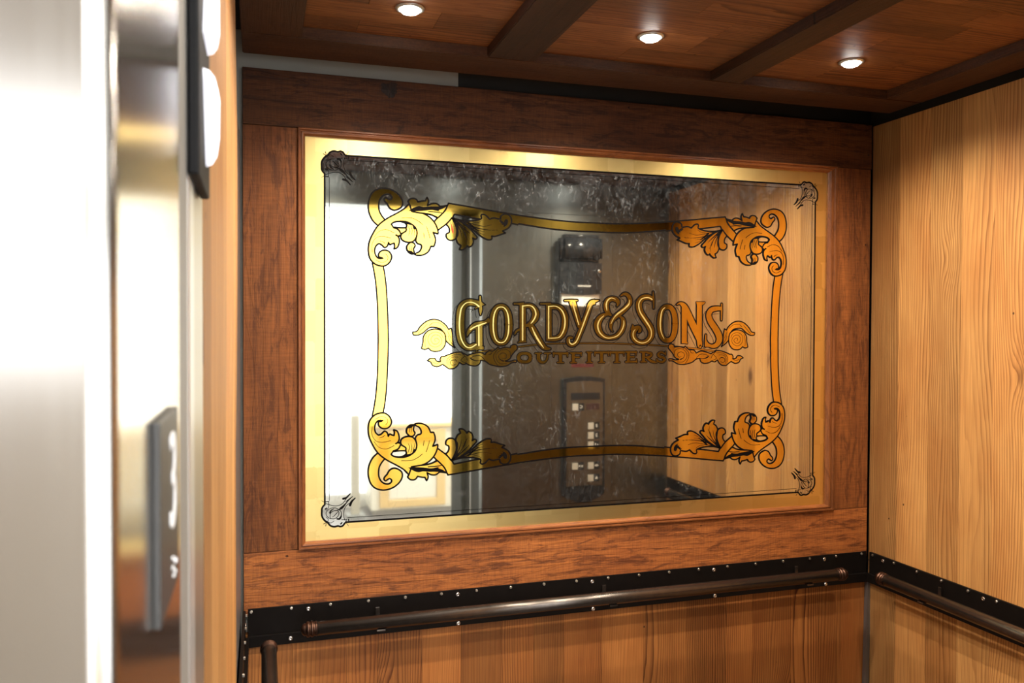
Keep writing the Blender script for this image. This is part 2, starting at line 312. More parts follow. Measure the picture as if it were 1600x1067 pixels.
# gold-leaf drawing: tenths of a millimetre from the centre of the mirror (x, z[, stroke width]); "!" marks a sharp corner
D = {"Q":{"curl":"-6569,3204! -6710,3339 -6810,3546 -6834,3779 -6780,4016 -6675,4162 -6535,4235 -6370,4260 -6181,4223 -6015,4126 -5907,4001 -5867,3873 -5895,3765 -5990,3689 -6109,3653 -6228,3702 -6304,3823! -6370,3891 -6389,3953 -6346,4000 -6287,3966 -6228,3943 -6176,3988 -6186,4051 -6264,4094 -6370,4079 -6476,3996 -6539,3840 -6530,3629 -6464,3491 -6374,3377! -6464,3256",
"fringe":"-5716,3928! -5644,3998 -5536,4012 -5468,3975 -5434,3917! -5294,3953 -5216,3957! -5168,4062! -5124,3952 -5160,3823! -5026,3894 -4892,3896 -4789,3824! -4683,3839 -4572,3863! -4658,3690 -4859,3484! -5026,3566 -5269,3603 -5511,3604 -5823,3590 -5799,3734 -5680,3858!",
"leaf":"-5680,3863! -5823,3709 -6038,3569 -6322,3403 -6558,3205 -6710,2964 -6810,2726 -6833,2490 -6791,2280 -6674,2142 -6533,2080 -6368,2080 -6238,2178 -6179,2321 -6215,2438 -6298,2507 -6416,2515 -6510,2465 -6550,2381 -6522,2311 -6416,2291! -6545,2283 -6627,2367 -6656,2496 -6628,2614 -6557,2687 -6510,2689 -6451,2655 -6381,2594 -6310,2625 -6274,2708! -6274,2744! -6227,2679 -6168,2705 -6108,2726! -6096,2632 -6120,2560! -6025,2598 -5973,2707 -5961,2826 -6001,2919 -6073,2964! -5990,2931 -5894,2982! -5942,3063 -6026,3127 -6121,3156! -6192,3255! -6109,3317 -5966,3347 -5799,3347 -5631,3289 -5498,3152 -5457,3010 -5493,2830 -5437,2737 -5340,2704 -5328,2621 -5389,2511 -5533,2440! -5461,2402 -5291,2414 -5134,2507 -5053,2670! -4963,2673! -4922,2814 -4932,2934 -4995,3075! -4841,3028! -4854,3141 -4915,3295 -4989,3400 -5099,3503 -5269,3591 -5414,3613 -5607,3636!",
"filler":"-6121,3175! -5942,3163 -5775,3170! -5758,3089 -5918,2988! -5990,3109",
"bud":"-5799,3306! -5751,3249 -5770,3165 -5775,3082 -5894,2994 -5918,2898 -5865,2810 -5726,2763 -5582,2786 -5491,2890 -5457,3034 -5498,3176 -5595,3267!",
"berry":"-5714,2703 -5642,2761 -5558,2749 -5510,2674 -5553,2578 -5529,2440! -5642,2444 -5738,2536 -5750,2643",
"shade1":"-6192,3260! -6109,3322 -5966,3352 -5799,3349 -5631,3289 -5535,3198 -5510,3128 -5559,3150 -5607,3255 -5751,3273 -5918,3320 -6061,3307",
"shade2":"-5738,2548! -5678,2526 -5606,2516 -5533,2435! -5642,2444",
"shade3":"-6073,2964! -5990,2938 -5894,2982! -5942,2909",
"shade4":"-6557,2322! -6486,2331 -6416,2303! -6486,2265",
"shade5":"-5703,3655! -5559,3745 -5415,3799 -5269,3782 -5099,3802 -4904,3811 -4584,3843! -4683,3774 -4830,3707 -4781,3673! -5026,3710 -5269,3675 -5511,3652",
"lines":["-5895,3449,12 -5607,3452,12 -5414,3370,12 -5293,3279,12",
"-5183,3224,12 -5122,3047,12 -5085,2904,12",
"-6721,2447,12 -6733,2658,12 -6628,2849,12 -6440,2903,12 -6203,2864,12",
"-6675,2871,12 -6534,3041,12 -6322,3096,12 -6109,3010,12",
"-6510,2771,12 -6428,2750,12 -6369,2705,12",
"-6345,2411,12 -6286,2330,12 -6321,2223,12 -6463,2172,12 -6627,2238,12",
"-5703,3215,12 -5667,3074,17 -5703,2954,7",
"-5631,3230,12 -5595,3100,17 -5618,2969,7",
"-5559,3173,12 -5529,3055,14 -5534,2960,7",
"-5678,2645,12 -5654,2527,17",
"-5618,2647,12 -5601,2528,17",
"-5390,3598,19 -5123,3598,19 -4830,3502,17",
"-5511,3676,29 -5123,3741,29 -4732,3783,34",
"-5123,3657,24 -4904,3655,24 -4744,3638,19",
"-5268,3041,12 -5244,2899,12"],
"lobeL":"-4445,3508! -4515,3418 -4612,3311! -4550,3262 -4511,3177 -4518,3090 -4567,3063 -4606,3027 -4594,2932 -4514,2866 -4408,2870 -4328,2925 -4302,3047 -4293,3185 -4347,3339 -4409,3457",
"lobeM":"-4427,3508! -4303,3462 -4160,3398 -3945,3251 -3783,3083 -3701,2999 -3692,2951 -3746,2919 -3827,2956! -3797,2856 -3832,2751 -3890,2697 -3935,2686 -3983,2728! -4033,2657 -4131,2599 -4215,2608! -4167,2722! -4256,2780 -4310,2891 -4301,2960 -4266,3031 -4281,3220 -4347,3373",
"lobeR":"-4427,3508! -4160,3450 -3892,3444 -3676,3479 -3558,3528 -3571,3615 -3514,3652 -3423,3621 -3313,3518! -3186,3561 -2993,3535 -2975,3606 -2929,3660 -2819,3692 -2708,3653 -2643,3532 -2661,3390 -2753,3272 -2919,3186! -2821,3133! -2946,3093 -3129,3029 -3253,3029! -3239,2963 -3266,2924! -3384,2923 -3530,2988 -3675,3087 -3855,3237 -4124,3400",
"comma":"-3030,3463! -2993,3508 -2938,3484 -2873,3434! -2852,3505 -2800,3539 -2754,3501 -2763,3412 -2818,3339 -2891,3310! -2882,3363 -2947,3370! -2929,3405 -2993,3420! -2975,3448",
"chev":"-4962,3377! -4769,3601! -4572,3863! -4537,3924! -4036,3868! -3496,3798! -2430,3674! -2429,3390! -2652,3426! -3730,3521! -4365,3618! -4436,3491! -4621,3311! -4854,3134! -4903,3247!",
"gap":"-4392,3579! -4303,3600 -4035,3551 -3676,3497! -3856,3449 -4160,3471",
"veins":["-4391,3493,69 -4213,3344,38 -4034,3195,24 -3909,3079,7",
"-4400,3475,59 -4267,3290,31 -4177,3086,17 -4141,2923,7",
"-4285,3359,35 -4124,3192,21 -4034,2987,14 -3962,2885,7",
"-4070,3125,14 -4007,2953,12 -4019,2788,5",
"-4214,3431,45 -3945,3312,35 -3603,3230,21 -3276,3199,9",
"-3891,3262,17 -3639,3176,14 -3458,3148,5",
"-3747,3172,14 -3584,3091,12 -3457,3052,5",
"-4160,3433,24 -3820,3360,17 -3494,3304,12 -3249,3357,7",
"-4409,3440,28 -4329,3288,17 -4284,3151,9",
"-3239,3200,12 -3157,3203,12",
"-3121,3205,12 -3066,3212,11",
"-3820,3413,10 -3676,3401,10 -3531,3477,7",
"-3927,3373,52 -3747,3224,45 -3639,3158,17"],
"red":"-4497,3419 -4435,3283 -4399,3147 -4408,3060 -4453,3145 -4462,3282"},"topedge":"-4542,3926 -3508,3796 -2430,3675 -1404,3587 -540,3546 848,3589",
"topband":"-4542,3926! -3508,3796 -2430,3675 -1404,3587 -540,3546 130,3554! 132,3281! -539,3275 -1403,3311 -2647,3445 -3700,3545!",
"sideband":"-6718,2145! -6628,1626 -6574,908 -6555,8! -6267,8! -6295,911 -6344,1632 -6418,2099!",
"L":{"G":{"s":["-3593,957,333 -3639,1036,192 -3765,1069,175 -3909,1081,183 -4035,1040,200 -4133,934,226 -4174,760,243 -4185,447,244 -4172,134,244 -4122,-75,218 -4014,-198,183 -3888,-233,166 -3762,-207,193 -3653,-190,158",
"-3590,1255,49 -3584,1063,74 -3575,870,96 -3578,721,25",
"-3975,99,24 -3943,204,87 -3853,326,131 -3709,405,192 -3546,458,140 -3419,503,109 -3301,583,132",
"-3619,414,201 -3613,-182,210 -3599,-269,263"],
"p":["-3761,-286! -3707,-216 -3508,-199 -3471,-296!"],
"h":["-3629,966,46 -3747,1052,28 -3891,1085,21 -4017,1057,21 -4124,952,28 -4181,795,38 -4212,447,45 -4185,134,35 -4122,-58,31 -4014,-206,28 -3870,-237,28 -3708,-146,35",
"-3880,291,31 -3745,370,35 -3583,428,39 -3401,494,21",
"-3628,397,35 -3623,-173,42"]},"O":{"s":["-2708,436,227 -2713,288,224 -2728,174,215 -2753,80,202 -2788,4,188 -2831,-51,175 -2883,-84,166 -2950,-95,163 -3018,-84,166 -3070,-50,174 -3113,5,187 -3148,80,201 -3173,174,214 -3189,286,222 -3195,434,225 -3190,581,222 -3175,694,213 -3150,788,201 -3116,863,187 -3073,918,174 -3022,952,165 -2954,964,162 -2886,954,166 -2834,921,175 -2791,866,187 -2756,791,202 -2730,697,215 -2714,584,224 -2708,436,227"],
"p":[],"h":["-2712,432,39 -2717,285,38 -2732,172,36 -2756,79,33 -2790,4,30 -2833,-51,27 -2884,-84,25 -2950,-95,25 -3017,-84,25 -3068,-51,27 -3111,4,30 -3145,79,33 -3170,172,36 -3185,284,38 -3191,430,39 -3186,576,38 -3172,688,36 -3147,782,33 -3113,856,30 -3071,911,27 -3021,945,25 -2954,957,25 -2887,947,25 -2836,914,27 -2793,860,30 -2759,785,33 -2733,692,36 -2718,579,38 -2712,432,39"]},"R":{"s":["-2283,1057,199 -2279,-79,200",
"-2544,1054,50 -2432,1055,53 -2246,1047,107",
"-2283,989,133 -2076,1006,134 -1954,939,179 -1872,779,224 -1915,600,206 -2055,456,125 -2187,402,89",
"-2055,456,107 -1970,314,197 -1808,45,188 -1674,-161,171 -1560,-260,126 -1416,-283,47",
"-2364,295,80 -2457,259,62 -2504,197,57 -2526,152,36"],
"p":["-2447,-105! -2372,-52 -2176,-44 -2175,-79!"],
"h":["-2283,-17,39 -2287,998,39",
"-2283,993,25 -2058,1006,25 -1925,922,36 -1868,761,43 -1924,600,39 -2018,483,29",
"-1989,358,18 -1884,135,50 -1751,-80,50 -1617,-251,14"]},"D":{"s":["-1455,1067,176 -1450,-41,176",
"-1718,1064,47 -1604,1065,50 -1413,1067,61",
"-1455,989,165 -1221,987,162 -1067,912,190 -960,733,213 -939,516,214 -977,280,208 -1063,117,181 -1217,27,144 -1450,24,137"],
"p":[],"h":["-1462,36,36 -1466,989,36",
"-1466,989,25 -1221,992,25 -1047,876,36 -960,696,43 -939,479,47 -987,262,40 -1101,81,25 -1255,41,22 -1462,36,22"]},"Y":{"s":["-710,1166,203 -601,826,191 -462,427,173 -443,354,127",
"-949,1170,40 -759,1176,47 -549,1179,40",
"32,1143,146 -106,1086,155 -213,793,164 -339,464,168 -480,136,168 -558,-46,164 -635,-137,142 -742,-164,120 -820,-109,109 -840,-19,102 -792,45,94 -704,45,62",
"170,1194,15 62,1171,73 -67,1132,128"],
"p":[],"h":["-704,1116,40 -601,790,40 -492,445,25",
"-76,1105,44 -213,793,40 -377,373,40 -480,117,36 -577,-74,33 -694,-146,40 -781,-100,33 -801,9,22"]},"&":{"s":["767,1023,37 811,1106,111 760,1207,148 609,1246,144 469,1194,165 410,1074,175 421,927,175 472,817,147 562,744,74",
"572,744,41 412,762,92 253,687,174 145,539,229 126,393,235 196,209,211 356,81,147 556,48,122 757,99,148 917,248,167 987,433,167 976,599,139 894,691,74 814,709,55",
"890,1338,33 991,1395,83 1113,1379,115 1195,1269,139 1196,1120,152 1075,971,157 894,821,157 713,690,138 593,542,120 564,394,101 595,284,48 635,238,18"],
"p":[],"h":["710,1234,11 569,1269,26 449,1185,40 410,1056,44 431,890,26",
"332,724,18 194,595,40 131,411,48 196,209,40 376,63,29 576,44,30 797,118,33 937,285,37 997,451,37 996,581,15",
"1195,1213,15 1165,1083,41 1014,942,44 813,802,44 673,671,22 574,486,15"]},"S":{"s":["1995,1252,131 1829,1315,168 1644,1284,186 1532,1171,205 1513,1012,214 1576,827,209 1711,623,209 1856,436,215 1940,268,215 1931,100,202 1819,-50,172 1633,-110,142 1459,-68,157 1346,44,177 1324,192,182 1405,323,158 1517,351,149 1549,267,116 1508,221,56",
"1998,1476,41 2012,1261,67 2022,971,41"],
"p":["1232,285! 1292,475! 1364,397 1425,379 1385,248"],
"h":["1964,1242,37 1830,1300,37 1644,1275,30 1532,1171,30 1507,1012,37 1565,827,45 1711,623,49 1856,427,49 1940,259,37 1931,81,34 1819,-60,26 1634,-115,30 1448,-59,34 1335,62,33 1324,211,26 1385,304,15"]},"O2":{"s":["2770,494,187 2765,347,185 2749,234,180 2722,140,173 2684,65,166 2637,10,159 2580,-23,154 2506,-34,152 2431,-23,154 2374,11,158 2327,65,165 2288,140,173 2260,233,179 2242,345,184 2236,491,186 2240,638,184 2256,750,179 2283,843,172 2320,918,165 2367,973,158 2424,1007,153 2498,1019,152 2572,1009,154 2630,976,158 2678,922,165 2716,847,173 2745,754,180 2763,641,185 2770,494,187"],
"p":[],"h":["2411,994,15 2303,871,39 2252,528,44 2281,235,34 2391,15,15"]},"N":{"s":["3091,1026,187 3100,-122,188",
"2834,1097,34 2930,1135,74 3040,1087,148 3138,972,197 3335,583,228 3519,237,223 3662,-86,149 3705,-215,60",
"3629,1155,184 3639,-86,174 3691,-222,90"],
"p":["3511,1184! 3825,1188! 3825,1158 3736,1095 3540,1092!",
"2995,-109! 3216,-147! 3194,-85"],
"h":[]},"S2":{"s":["4429,985,115 4244,983,145 4061,936,165 3969,786,184 4027,587,199 4193,363,210 4323,163,220 4361,-12,210 4269,-174,160 4099,-224,110 3943,-161,85 3863,-36,65",
"4436,1128,40 4433,890,55 4430,614,35",
"3870,138,40 3858,-61,60 3854,-235,30"],
"p":["3831,-235! 3858,-86 4057,-211 4256,-267!"],
"h":[]}},"sub":{"O":["-2036,-544,107 -2040,-579,106 -2051,-607,102 -2070,-630,96 -2097,-648,90 -2129,-661,84 -2168,-668,80 -2220,-671,79 -2271,-667,80 -2310,-659,84 -2343,-645,90 -2369,-627,96 -2388,-604,102 -2400,-577,105 -2404,-541,107 -2400,-505,105 -2388,-478,102 -2369,-455,96 -2344,-437,89 -2311,-424,84 -2272,-416,80 -2221,-414,79 -2169,-417,80 -2130,-425,84 -2097,-439,90 -2071,-457,96 -2052,-480,102 -2040,-508,106 -2036,-544,107"],
"U":["-1882,-412,43 -1692,-413,43",
"-1779,-413,108 -1779,-571,108 -1710,-672,79 -1603,-687,65 -1520,-609,58 -1490,-501,50 -1490,-415,50",
"-1589,-414,43 -1398,-415,43"],
"T":["-1310,-423,65 -847,-426,65",
"-1291,-394,43 -1298,-520,36",
"-867,-397,44 -851,-524,36",
"-1083,-432,109 -1082,-685,109",
"-1174,-698,43 -981,-700,43"],
"F":["-665,-416,102 -663,-696,102",
"-758,-412,44 -399,-421,58",
"-407,-399,36 -414,-501,36",
"-664,-543,51 -476,-545,51",
"-749,-703,44 -569,-704,44"],
"I":["-142,-401,110 -141,-686,110",
"-229,-393,44 -55,-394,44",
"-227,-700,44 -54,-702,44"],
"T2":["40,-402,66 494,-405,66",
"47,-380,37 40,-494,37",
"486,-382,37 494,-497,37",
"262,-411,103 264,-690,103",
"176,-704,44 360,-706,44"],
"T3":["546,-405,66 1018,-408,67",
"558,-383,37 550,-497,37",
"1009,-385,37 1018,-500,37",
"779,-414,104 781,-695,104",
"688,-709,44 874,-711,44"],
"E":["1164,-416,104 1166,-684,104",
"1070,-393,45 1437,-403,60",
"1425,-380,37 1417,-492,37",
"1173,-542,52 1356,-544,52",
"1072,-698,52 1452,-694,60",
"1443,-615,37 1452,-716,37"],
"R":["1680,-419,105 1682,-688,105",
"1573,-396,45 1828,-405,52",
"1787,-412,60 1944,-451,83 1920,-533,75 1747,-562,52",
"1796,-569,67 1934,-676,83 2087,-722,60",
"1591,-702,45 1781,-704,45"],
"S":["2432,-461,60 2306,-408,60 2194,-452,75 2211,-527,83 2349,-574,90 2421,-642,83 2329,-717,68 2204,-693,60 2141,-640,53",
"2444,-393,38 2445,-499,38",
"2145,-621,38 2142,-734,38"]},"rule":"-3785,-387,32 -3130,-306,32 -2465,-227,32 -1522,-134,32 -164,-119,33 604,-128,33 1827,-173,34 3085,-260,34 4206,-388,31",
"H":{"frond":"4426,-250! 4496,-112 4508,138 4549,339! 4621,289! 4706,415 4877,542 5078,580 5282,518 5458,367 5547,240 5670,215! 5650,134 5519,126 5372,190 5270,278 5182,341 5081,353 4879,315 4765,189 4710,-12 4596,-138",
"disc":"4709,38 4751,189 4879,277 5052,303 5241,240 5359,88 5375,-89 5420,-254! 5319,-287 5217,-246! 5131,-321 5001,-346 4856,-315 4755,-214 4710,-88",
"lines":["4781,38,13 4852,164,13 5024,214,13 5184,139,13 5229,-13,13 5158,-164,13 4999,-215,13 4855,-138,13 4825,-12,13 4910,113,13 5054,126,13 5142,12,13 5085,-114,13 4970,-126,13 4897,-38,13 4968,38,13 5041,0,13 4998,-63,10",
"4694,88,13 4794,239,13 4965,340,30 5139,353,30 5255,291,13",
"4706,340,13 4878,466,13 5079,479,13 5181,404,20",
"5254,442,13 5400,291,13 5518,177,13",
"4552,38,13 4622,164,13 4650,239,13",
"4497,-163,13 4595,-12,13 4637,113,13",
"5271,139,13 5317,-64,13 5304,-216,13"],
"scroll":"2612,-354! 2543,-280 2556,-182 2638,-145 2734,-182 2748,-244! 2941,-237 3079,-277! 3134,-220! 3273,-332 3412,-333 3502,-395 3525,-445! 3692,-379 3889,-410 4059,-466! 4172,-407 4242,-362! 4427,-376 4628,-439 4757,-491! 4829,-491 4873,-567! 4859,-637! 4974,-618 5031,-543 5147,-539 5249,-608! 5148,-650 5091,-745 4947,-782 4803,-718! 4731,-762 4617,-847! 4474,-840 4360,-764 4302,-663! 4203,-725 4089,-699! 3977,-755 3808,-771 3695,-708 3666,-608! 3527,-636 3388,-730 3222,-777 3056,-801 2862,-774 2697,-686 2574,-685! 2560,-624 2642,-612 2779,-650 2916,-639! 2778,-576 2709,-465!",
"slines":["2971,-639,35 3081,-578,20 3108,-480,15 3025,-405,15 2915,-417,15 2860,-490,15 2916,-565,15 2998,-553,10",
"2750,-502,15 2777,-355,15 2914,-294,15 3079,-331,15 3191,-456,15 3179,-604,15 3055,-714,15 2862,-712,15",
"3107,-270,20 3260,-431,17 3248,-604,17 3138,-777,12",
"3301,-345,12 3358,-432,20 3441,-432,10",
"3526,-619,15 3665,-483,17 3862,-485,17 3947,-535,12",
"3666,-595,12 3779,-621,20 3919,-585,35 3975,-535,30",
"4089,-686,12 4259,-612,15 4144,-487,15",
"4242,-387,25 4116,-511,17 4060,-611,15",
"4373,-651,15 4429,-589,20 4544,-615,20 4573,-690,18 4502,-753,15 4416,-714,15",
"4257,-437,15 4485,-451,15 4658,-565,15 4659,-741,13",
"4343,-513,13 4514,-514,13 4615,-615,13 4602,-779,13",
"4859,-630,13 4975,-694,13 5090,-644,13"]},"K":{"edge":"-8020,4570! -8077,4624 -8106,4688 -8109,4762 -8109,4869 -8073,4961 -8012,5036 -7955,5076 -7874,5172 -7769,5209 -7672,5194 -7598,5215 -7533,5195 -7495,5147 -7459,5112!",
"lines":["-7866,4983,16 -7947,4928,16 -7996,4827,16 -7939,4731,16 -7850,4687,16 -7737,4686,17 -7655,4732,17",
"-7883,4916,16 -7866,4818,16 -7785,4765,16 -7688,4763,17 -7639,4832,17 -7688,4945,17 -7785,4988,16 -7866,4966,16 -7883,4916,16",
"-7655,4996,17 -7590,4934,26 -7574,4836,17 -7623,4751,17 -7737,4760,17",
"-7818,4937,13 -7720,4860,13 -7655,4782,13",
"-7769,4907,13 -7704,4828,13",
"-7996,4925,13 -7931,4995,13 -7947,5044,13",
"-7939,5061,13 -7866,5098,13 -7785,5054,13",
"-7688,4994,43 -7615,4999,40 -7566,4919,17",
"-7891,4817,40 -7858,4753,36 -7785,4708,17",
"-7451,5101,17 -7505,4956,17 -7505,4791,17 -7443,4646,17 -7336,4569,17",
"-7996,4547,16 -7818,4615,16 -7639,4621,17 -7525,4558,17 -7443,4447,20",
"-7923,4502,16 -7923,4650,16 -7996,4744,13",
"-7574,5026,13 -7427,5028,13",
"-7590,5141,40 -7557,5110,33",
"-8012,4702,39 -7980,4679,33",
"-7980,5074,13 -8060,5110,23",
"-7988,5090,13 -8004,5171,23",
"-7443,5101,13 -7427,5028,13",
"-7377,5213,13 -7459,5092,13",
"-7639,4741,23 -7582,4703,66 -7517,4649,56 -7394,4516,17 -7262,4390,13",
"-7459,4529,13 -7377,4483,40 -7279,4398,10",
"-7336,4635,66 -7295,4538,60 -7197,4444,30",
"-7525,4442,60 -7435,4414,50 -7332,4312,33",
"-8109,4458,13 -8061,4494,13 -7923,4493,26",
"-7377,5031,33 -7371,5131,13"]},"bordertop":0}

# ---------------------------------------------------------------- the cab shell
def boards(bm, axis, lo, hi, a0, a1, z0, z1, wmin=0.085, wmax=0.15, gap=0.0007, seed=1, first=None):
    """vertical boards side by side; axis 'x': run along x between a0..a1 with faces y=lo..hi; axis 'y': run along y, faces x=lo..hi"""
    rg = random.Random(seed); t = a0
    while t < a1 - 1e-6:
        wd = rg.uniform(wmin, wmax); e = min(a1, t+wd)
        if a1 - e < 0.04: e = a1
        r = rg.random(); p = rg.uniform(0, 0.0006)
        if first and e >= a1-1e-6: r = first
        if axis == 'x': box(bm, t+gap/2, e-gap/2, lo+p, hi, z0, z1, rnd=r)
        else: box(bm, lo+p, hi, t+gap/2, e-gap/2, z0, z1, rnd=r)
        t = e
WOODTOP = 2.286; BT, BB = 0.8374, 0.7349     # top of wood, band top, band bottom

struct('wall_back_shell', BX(-0.15, 0.60, 0.030, 0.06, 0, 2.46), M['steel_grey'])
DARK = flat('shaded_cab_shell', (0.012, 0.011, 0.010), 0, 0.7)  # near-black colour holds the shade of the gaps above the boards
struct('wall_back_shell_dark', BX(0.60, W+0.15, 0.030, 0.06, 0, 2.46), DARK)  # same backing as the left stretch, its unlit part painted dark
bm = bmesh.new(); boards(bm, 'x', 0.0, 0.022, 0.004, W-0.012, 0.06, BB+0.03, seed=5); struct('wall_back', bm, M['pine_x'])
bm = bmesh.new(); box(bm, W+0.020, W+0.05, -1.60, 0.06, 0, 2.46); struct('wall_right_shell', bm, DARK)
bm = bmesh.new()
boards(bm, 'y', W, W+0.018, -DEP, -0.004, BT-0.03, WOODTOP, seed=11, first=0.272)
boards(bm, 'y', W, W+0.018, -DEP, -0.004, 0.06, BT-0.034, seed=11, first=0.272)
struct('wall_right', bm, M['pine_y'])
bm = bmesh.new(); box(bm, -0.06, -0.022, -1.55, 0.06, 0, 2.46); struct('wall_left_shell', bm, M['steel_grey'])
bm = bmesh.new()      # the boards bow a few millimetres out of the wall halfway up
rg = random.Random(3); t = -1.549
while t < -0.62:
    e = min(-0.60, t+rg.uniform(0.1, 0.15)); r = rg.random(); zs = [BT+0.005+i*(2.286-BT-0.005)/14 for i in range(15)]
    for z0, z1 in zip(zs, zs[1:]):
        s = lambda z, y: 0.0045*math.sin(math.pi*min(1, max(0, (z-1.35)/0.95)))*max(0, (y+1.5)/0.9)
        vs = box(bm, -0.02, 0.0, t+0.0003, e-0.0003, z0, z1, rnd=r)
        for v in vs:
            if v.co.x > -0.01: v.co.x += s(v.co.z, v.co.y)
    t = e
box(bm, -0.02, 0.0, -1.549, -0.60, 0.06, BB, rnd=0.4)
struct('wall_left', bm, M['pine_y'])
bm = bmesh.new(); box(bm, -0.02, -0.004, -0.598, -0.03, 0.06, 2.10); struct('trim_5', bm, M['rod'])
struct('floor', BX(-0.15, W+0.05, -1.60, 0.06, -0.05, 0.0), M['floor_dark'])
struct('ceiling_shell', BX(-0.15, W+0.05, -1.60, 0.06, 2.40, 2.46), DARK)
# slightly leaning dark rod that closes the back right corner below the band
bm = bmesh.new()
a = [(W-0.011, 0.0), (W+0.006, 0.0), (W+0.006, -0.012), (W-0.011, -0.014)]
lo = [bm.verts.new((x-0.012, y-0.006, 0.35)) for x, y in a]; hi = [bm.verts.new((x, y, BB+0.01)) for x, y in a]
for i in range(4): bm.faces.new((lo[i], lo[(i+1) % 4], hi[(i+1) % 4], hi[i]))
bm.faces.new(lo); bm.faces.new(hi[::-1]); struct('trim_6', bm, M['rod'])
struct('trim_7', BX(W-0.006, W+0.002, 0.002, 0.010, BT, 2.29), flat('polished_corner_strip', (0.10, 0.10, 0.10), 1.0, 0.12))

# reclaimed boards round the mirror
OXL, OXR, OZT, OZB = 0.1447, 1.8935, 2.1405, 0.9875
def board(name, x0, x1, z0, z1, mat, rnd, th=0.02):
    bm = bmesh.new(); box(bm, x0, x1, -0.0045, th, z0, z1, bev=0.0015, rnd=rnd); return struct(name, bm, mat)
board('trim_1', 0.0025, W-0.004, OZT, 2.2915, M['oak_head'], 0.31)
kb = bmesh.new(); rgk = random.Random(4); ctr = kb.verts.new((0.395, -0.0066, 2.262)); rim = []
for i in range(22):
    t = 2*math.pi*i/22; r = 0.020*(0.75+0.45*rgk.random()); rim.append(kb.verts.new((0.395+1.15*r*math.cos(t)+0.004*math.sin(2*t), -0.0052-0.0006*rgk.random(), min(2.2905, 2.264+r*math.sin(t)*1.05))))
for i in range(22): kb.faces.new((ctr, rim[i], rim[(i+1) % 22]))
link('knot_hole', kb, wood('splintered_knot', 'z', (0.06, 0.024, 0.012), (0.03, 0.012, 0.006), (0.008, 0.004, 0.003), rings=200, streak=0.9, knots=0, across='x'), bpy.data.objects['trim_1'])
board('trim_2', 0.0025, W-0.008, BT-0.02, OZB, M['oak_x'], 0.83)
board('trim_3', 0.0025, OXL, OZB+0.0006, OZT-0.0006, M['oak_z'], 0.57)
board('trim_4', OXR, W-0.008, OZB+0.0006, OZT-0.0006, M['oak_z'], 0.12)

# ---------------------------------------------------------------- ceiling: dark beams framing pine panels
X1, X2, X3, X4, X5, X6 = 0.145, 0.615, 0.745, 1.275, 1.37, 1.89
YI0, YI1, ZP = -0.235, -1.30, 2.332
bm = bmesh.new()
rg = random.Random(9)
for px0, px1 in ((X1, X2), (X3, X4), (X5, X6)):
    t = YI1
    while t < YI0-1e-5:
        e = min(YI0, t+rg.uniform(0.09, 0.14)); 
        if YI0-e < 0.03: e = YI0
        mid = px0 + (px1-px0)*rg.uniform(0.25, 0.75)
        box(bm, px0-0.01, mid-0.0004, t+0.0004, e-0.0004, ZP, ZP+0.012, rnd=rg.random())
        box(bm, mid+0.0004, px1+0.01, t+0.0004, e-0.0004, ZP, ZP+0.012, rnd=rg.random()); t = e
struct('ceiling', bm, M['pine_ceiling'])
def beam(name, x0, x1, y0, y1, mat, rnd, yl=None):
    bm = bmesh.new(); vs = box(bm, x0, x1, y0, y1, ZC, ZP+0.03, rnd=rnd)
    if yl is not None:
        for v in bm.verts:
            if v.co.x < x0+0.01 and v.co.y > y1-0.01: v.co.y = yl
    bmesh.ops.bevel(bm, geom=[e for e in bm.edges if e.verts[0].co.z < ZC+0.001 and e.verts[1].co.z < ZC+0.001], offset=0.0025, segments=2, affect='EDGES')
    return struct(name, bm, mat)
beam('ceiling_beam_back', 0.004, W-0.02, YI0, -0.100, M['beam_x'], 0.2, yl=-0.075)
beam('ceiling_beam_front', 0.004, W-0.02, -1.435, YI1, M['beam_x'], 0.6)
for n, (a, b) in enumerate(((0.004, X1), (X2, X3), (X4, X5), (X6, W-0.02))):
    beam('ceiling_beam_cross', a, b, YI1+0.0005, YI0-0.0005, M['beam_y'], 0.15+0.21*n)

# downlights
def downlight(x, y, label):
    t = thing('recessed_downlight', label, 'ceiling light', (x, y, ZP), 'round downlights in the cab ceiling')
    part('trim_ring', LATHE([(0.0, 0.034), (-0.0015, 0.034), (-0.004, 0.031), (-0.005, 0.027), (-0.004, 0.024), (0.0, 0.024)], (x, y, ZP), 'z'), M['steel_light'], t, True)
    part('lens', LATHE([(0.0, 0.0235), (-0.005, 0.0235), (-0.010, 0.019), (-0.013, 0.011), (-0.0135, 0.002)], (x, y, ZP), 'z', 24), M['lens'], t, True)
labs = ['lit round downlight in the left pine ceiling panel', 'lit round downlight in the middle pine ceiling panel, between two dark beams', 'lit round downlight in the right pine ceiling panel, nearest the pine side wall',
        'lit round downlight nearer the doors in the left ceiling panel', 'lit round downlight nearer the doors in the middle ceiling panel', 'lit round downlight nearer the doors in the right ceiling panel']
for (x, y), l in zip(DOWN, labs): downlight(x, y, l)

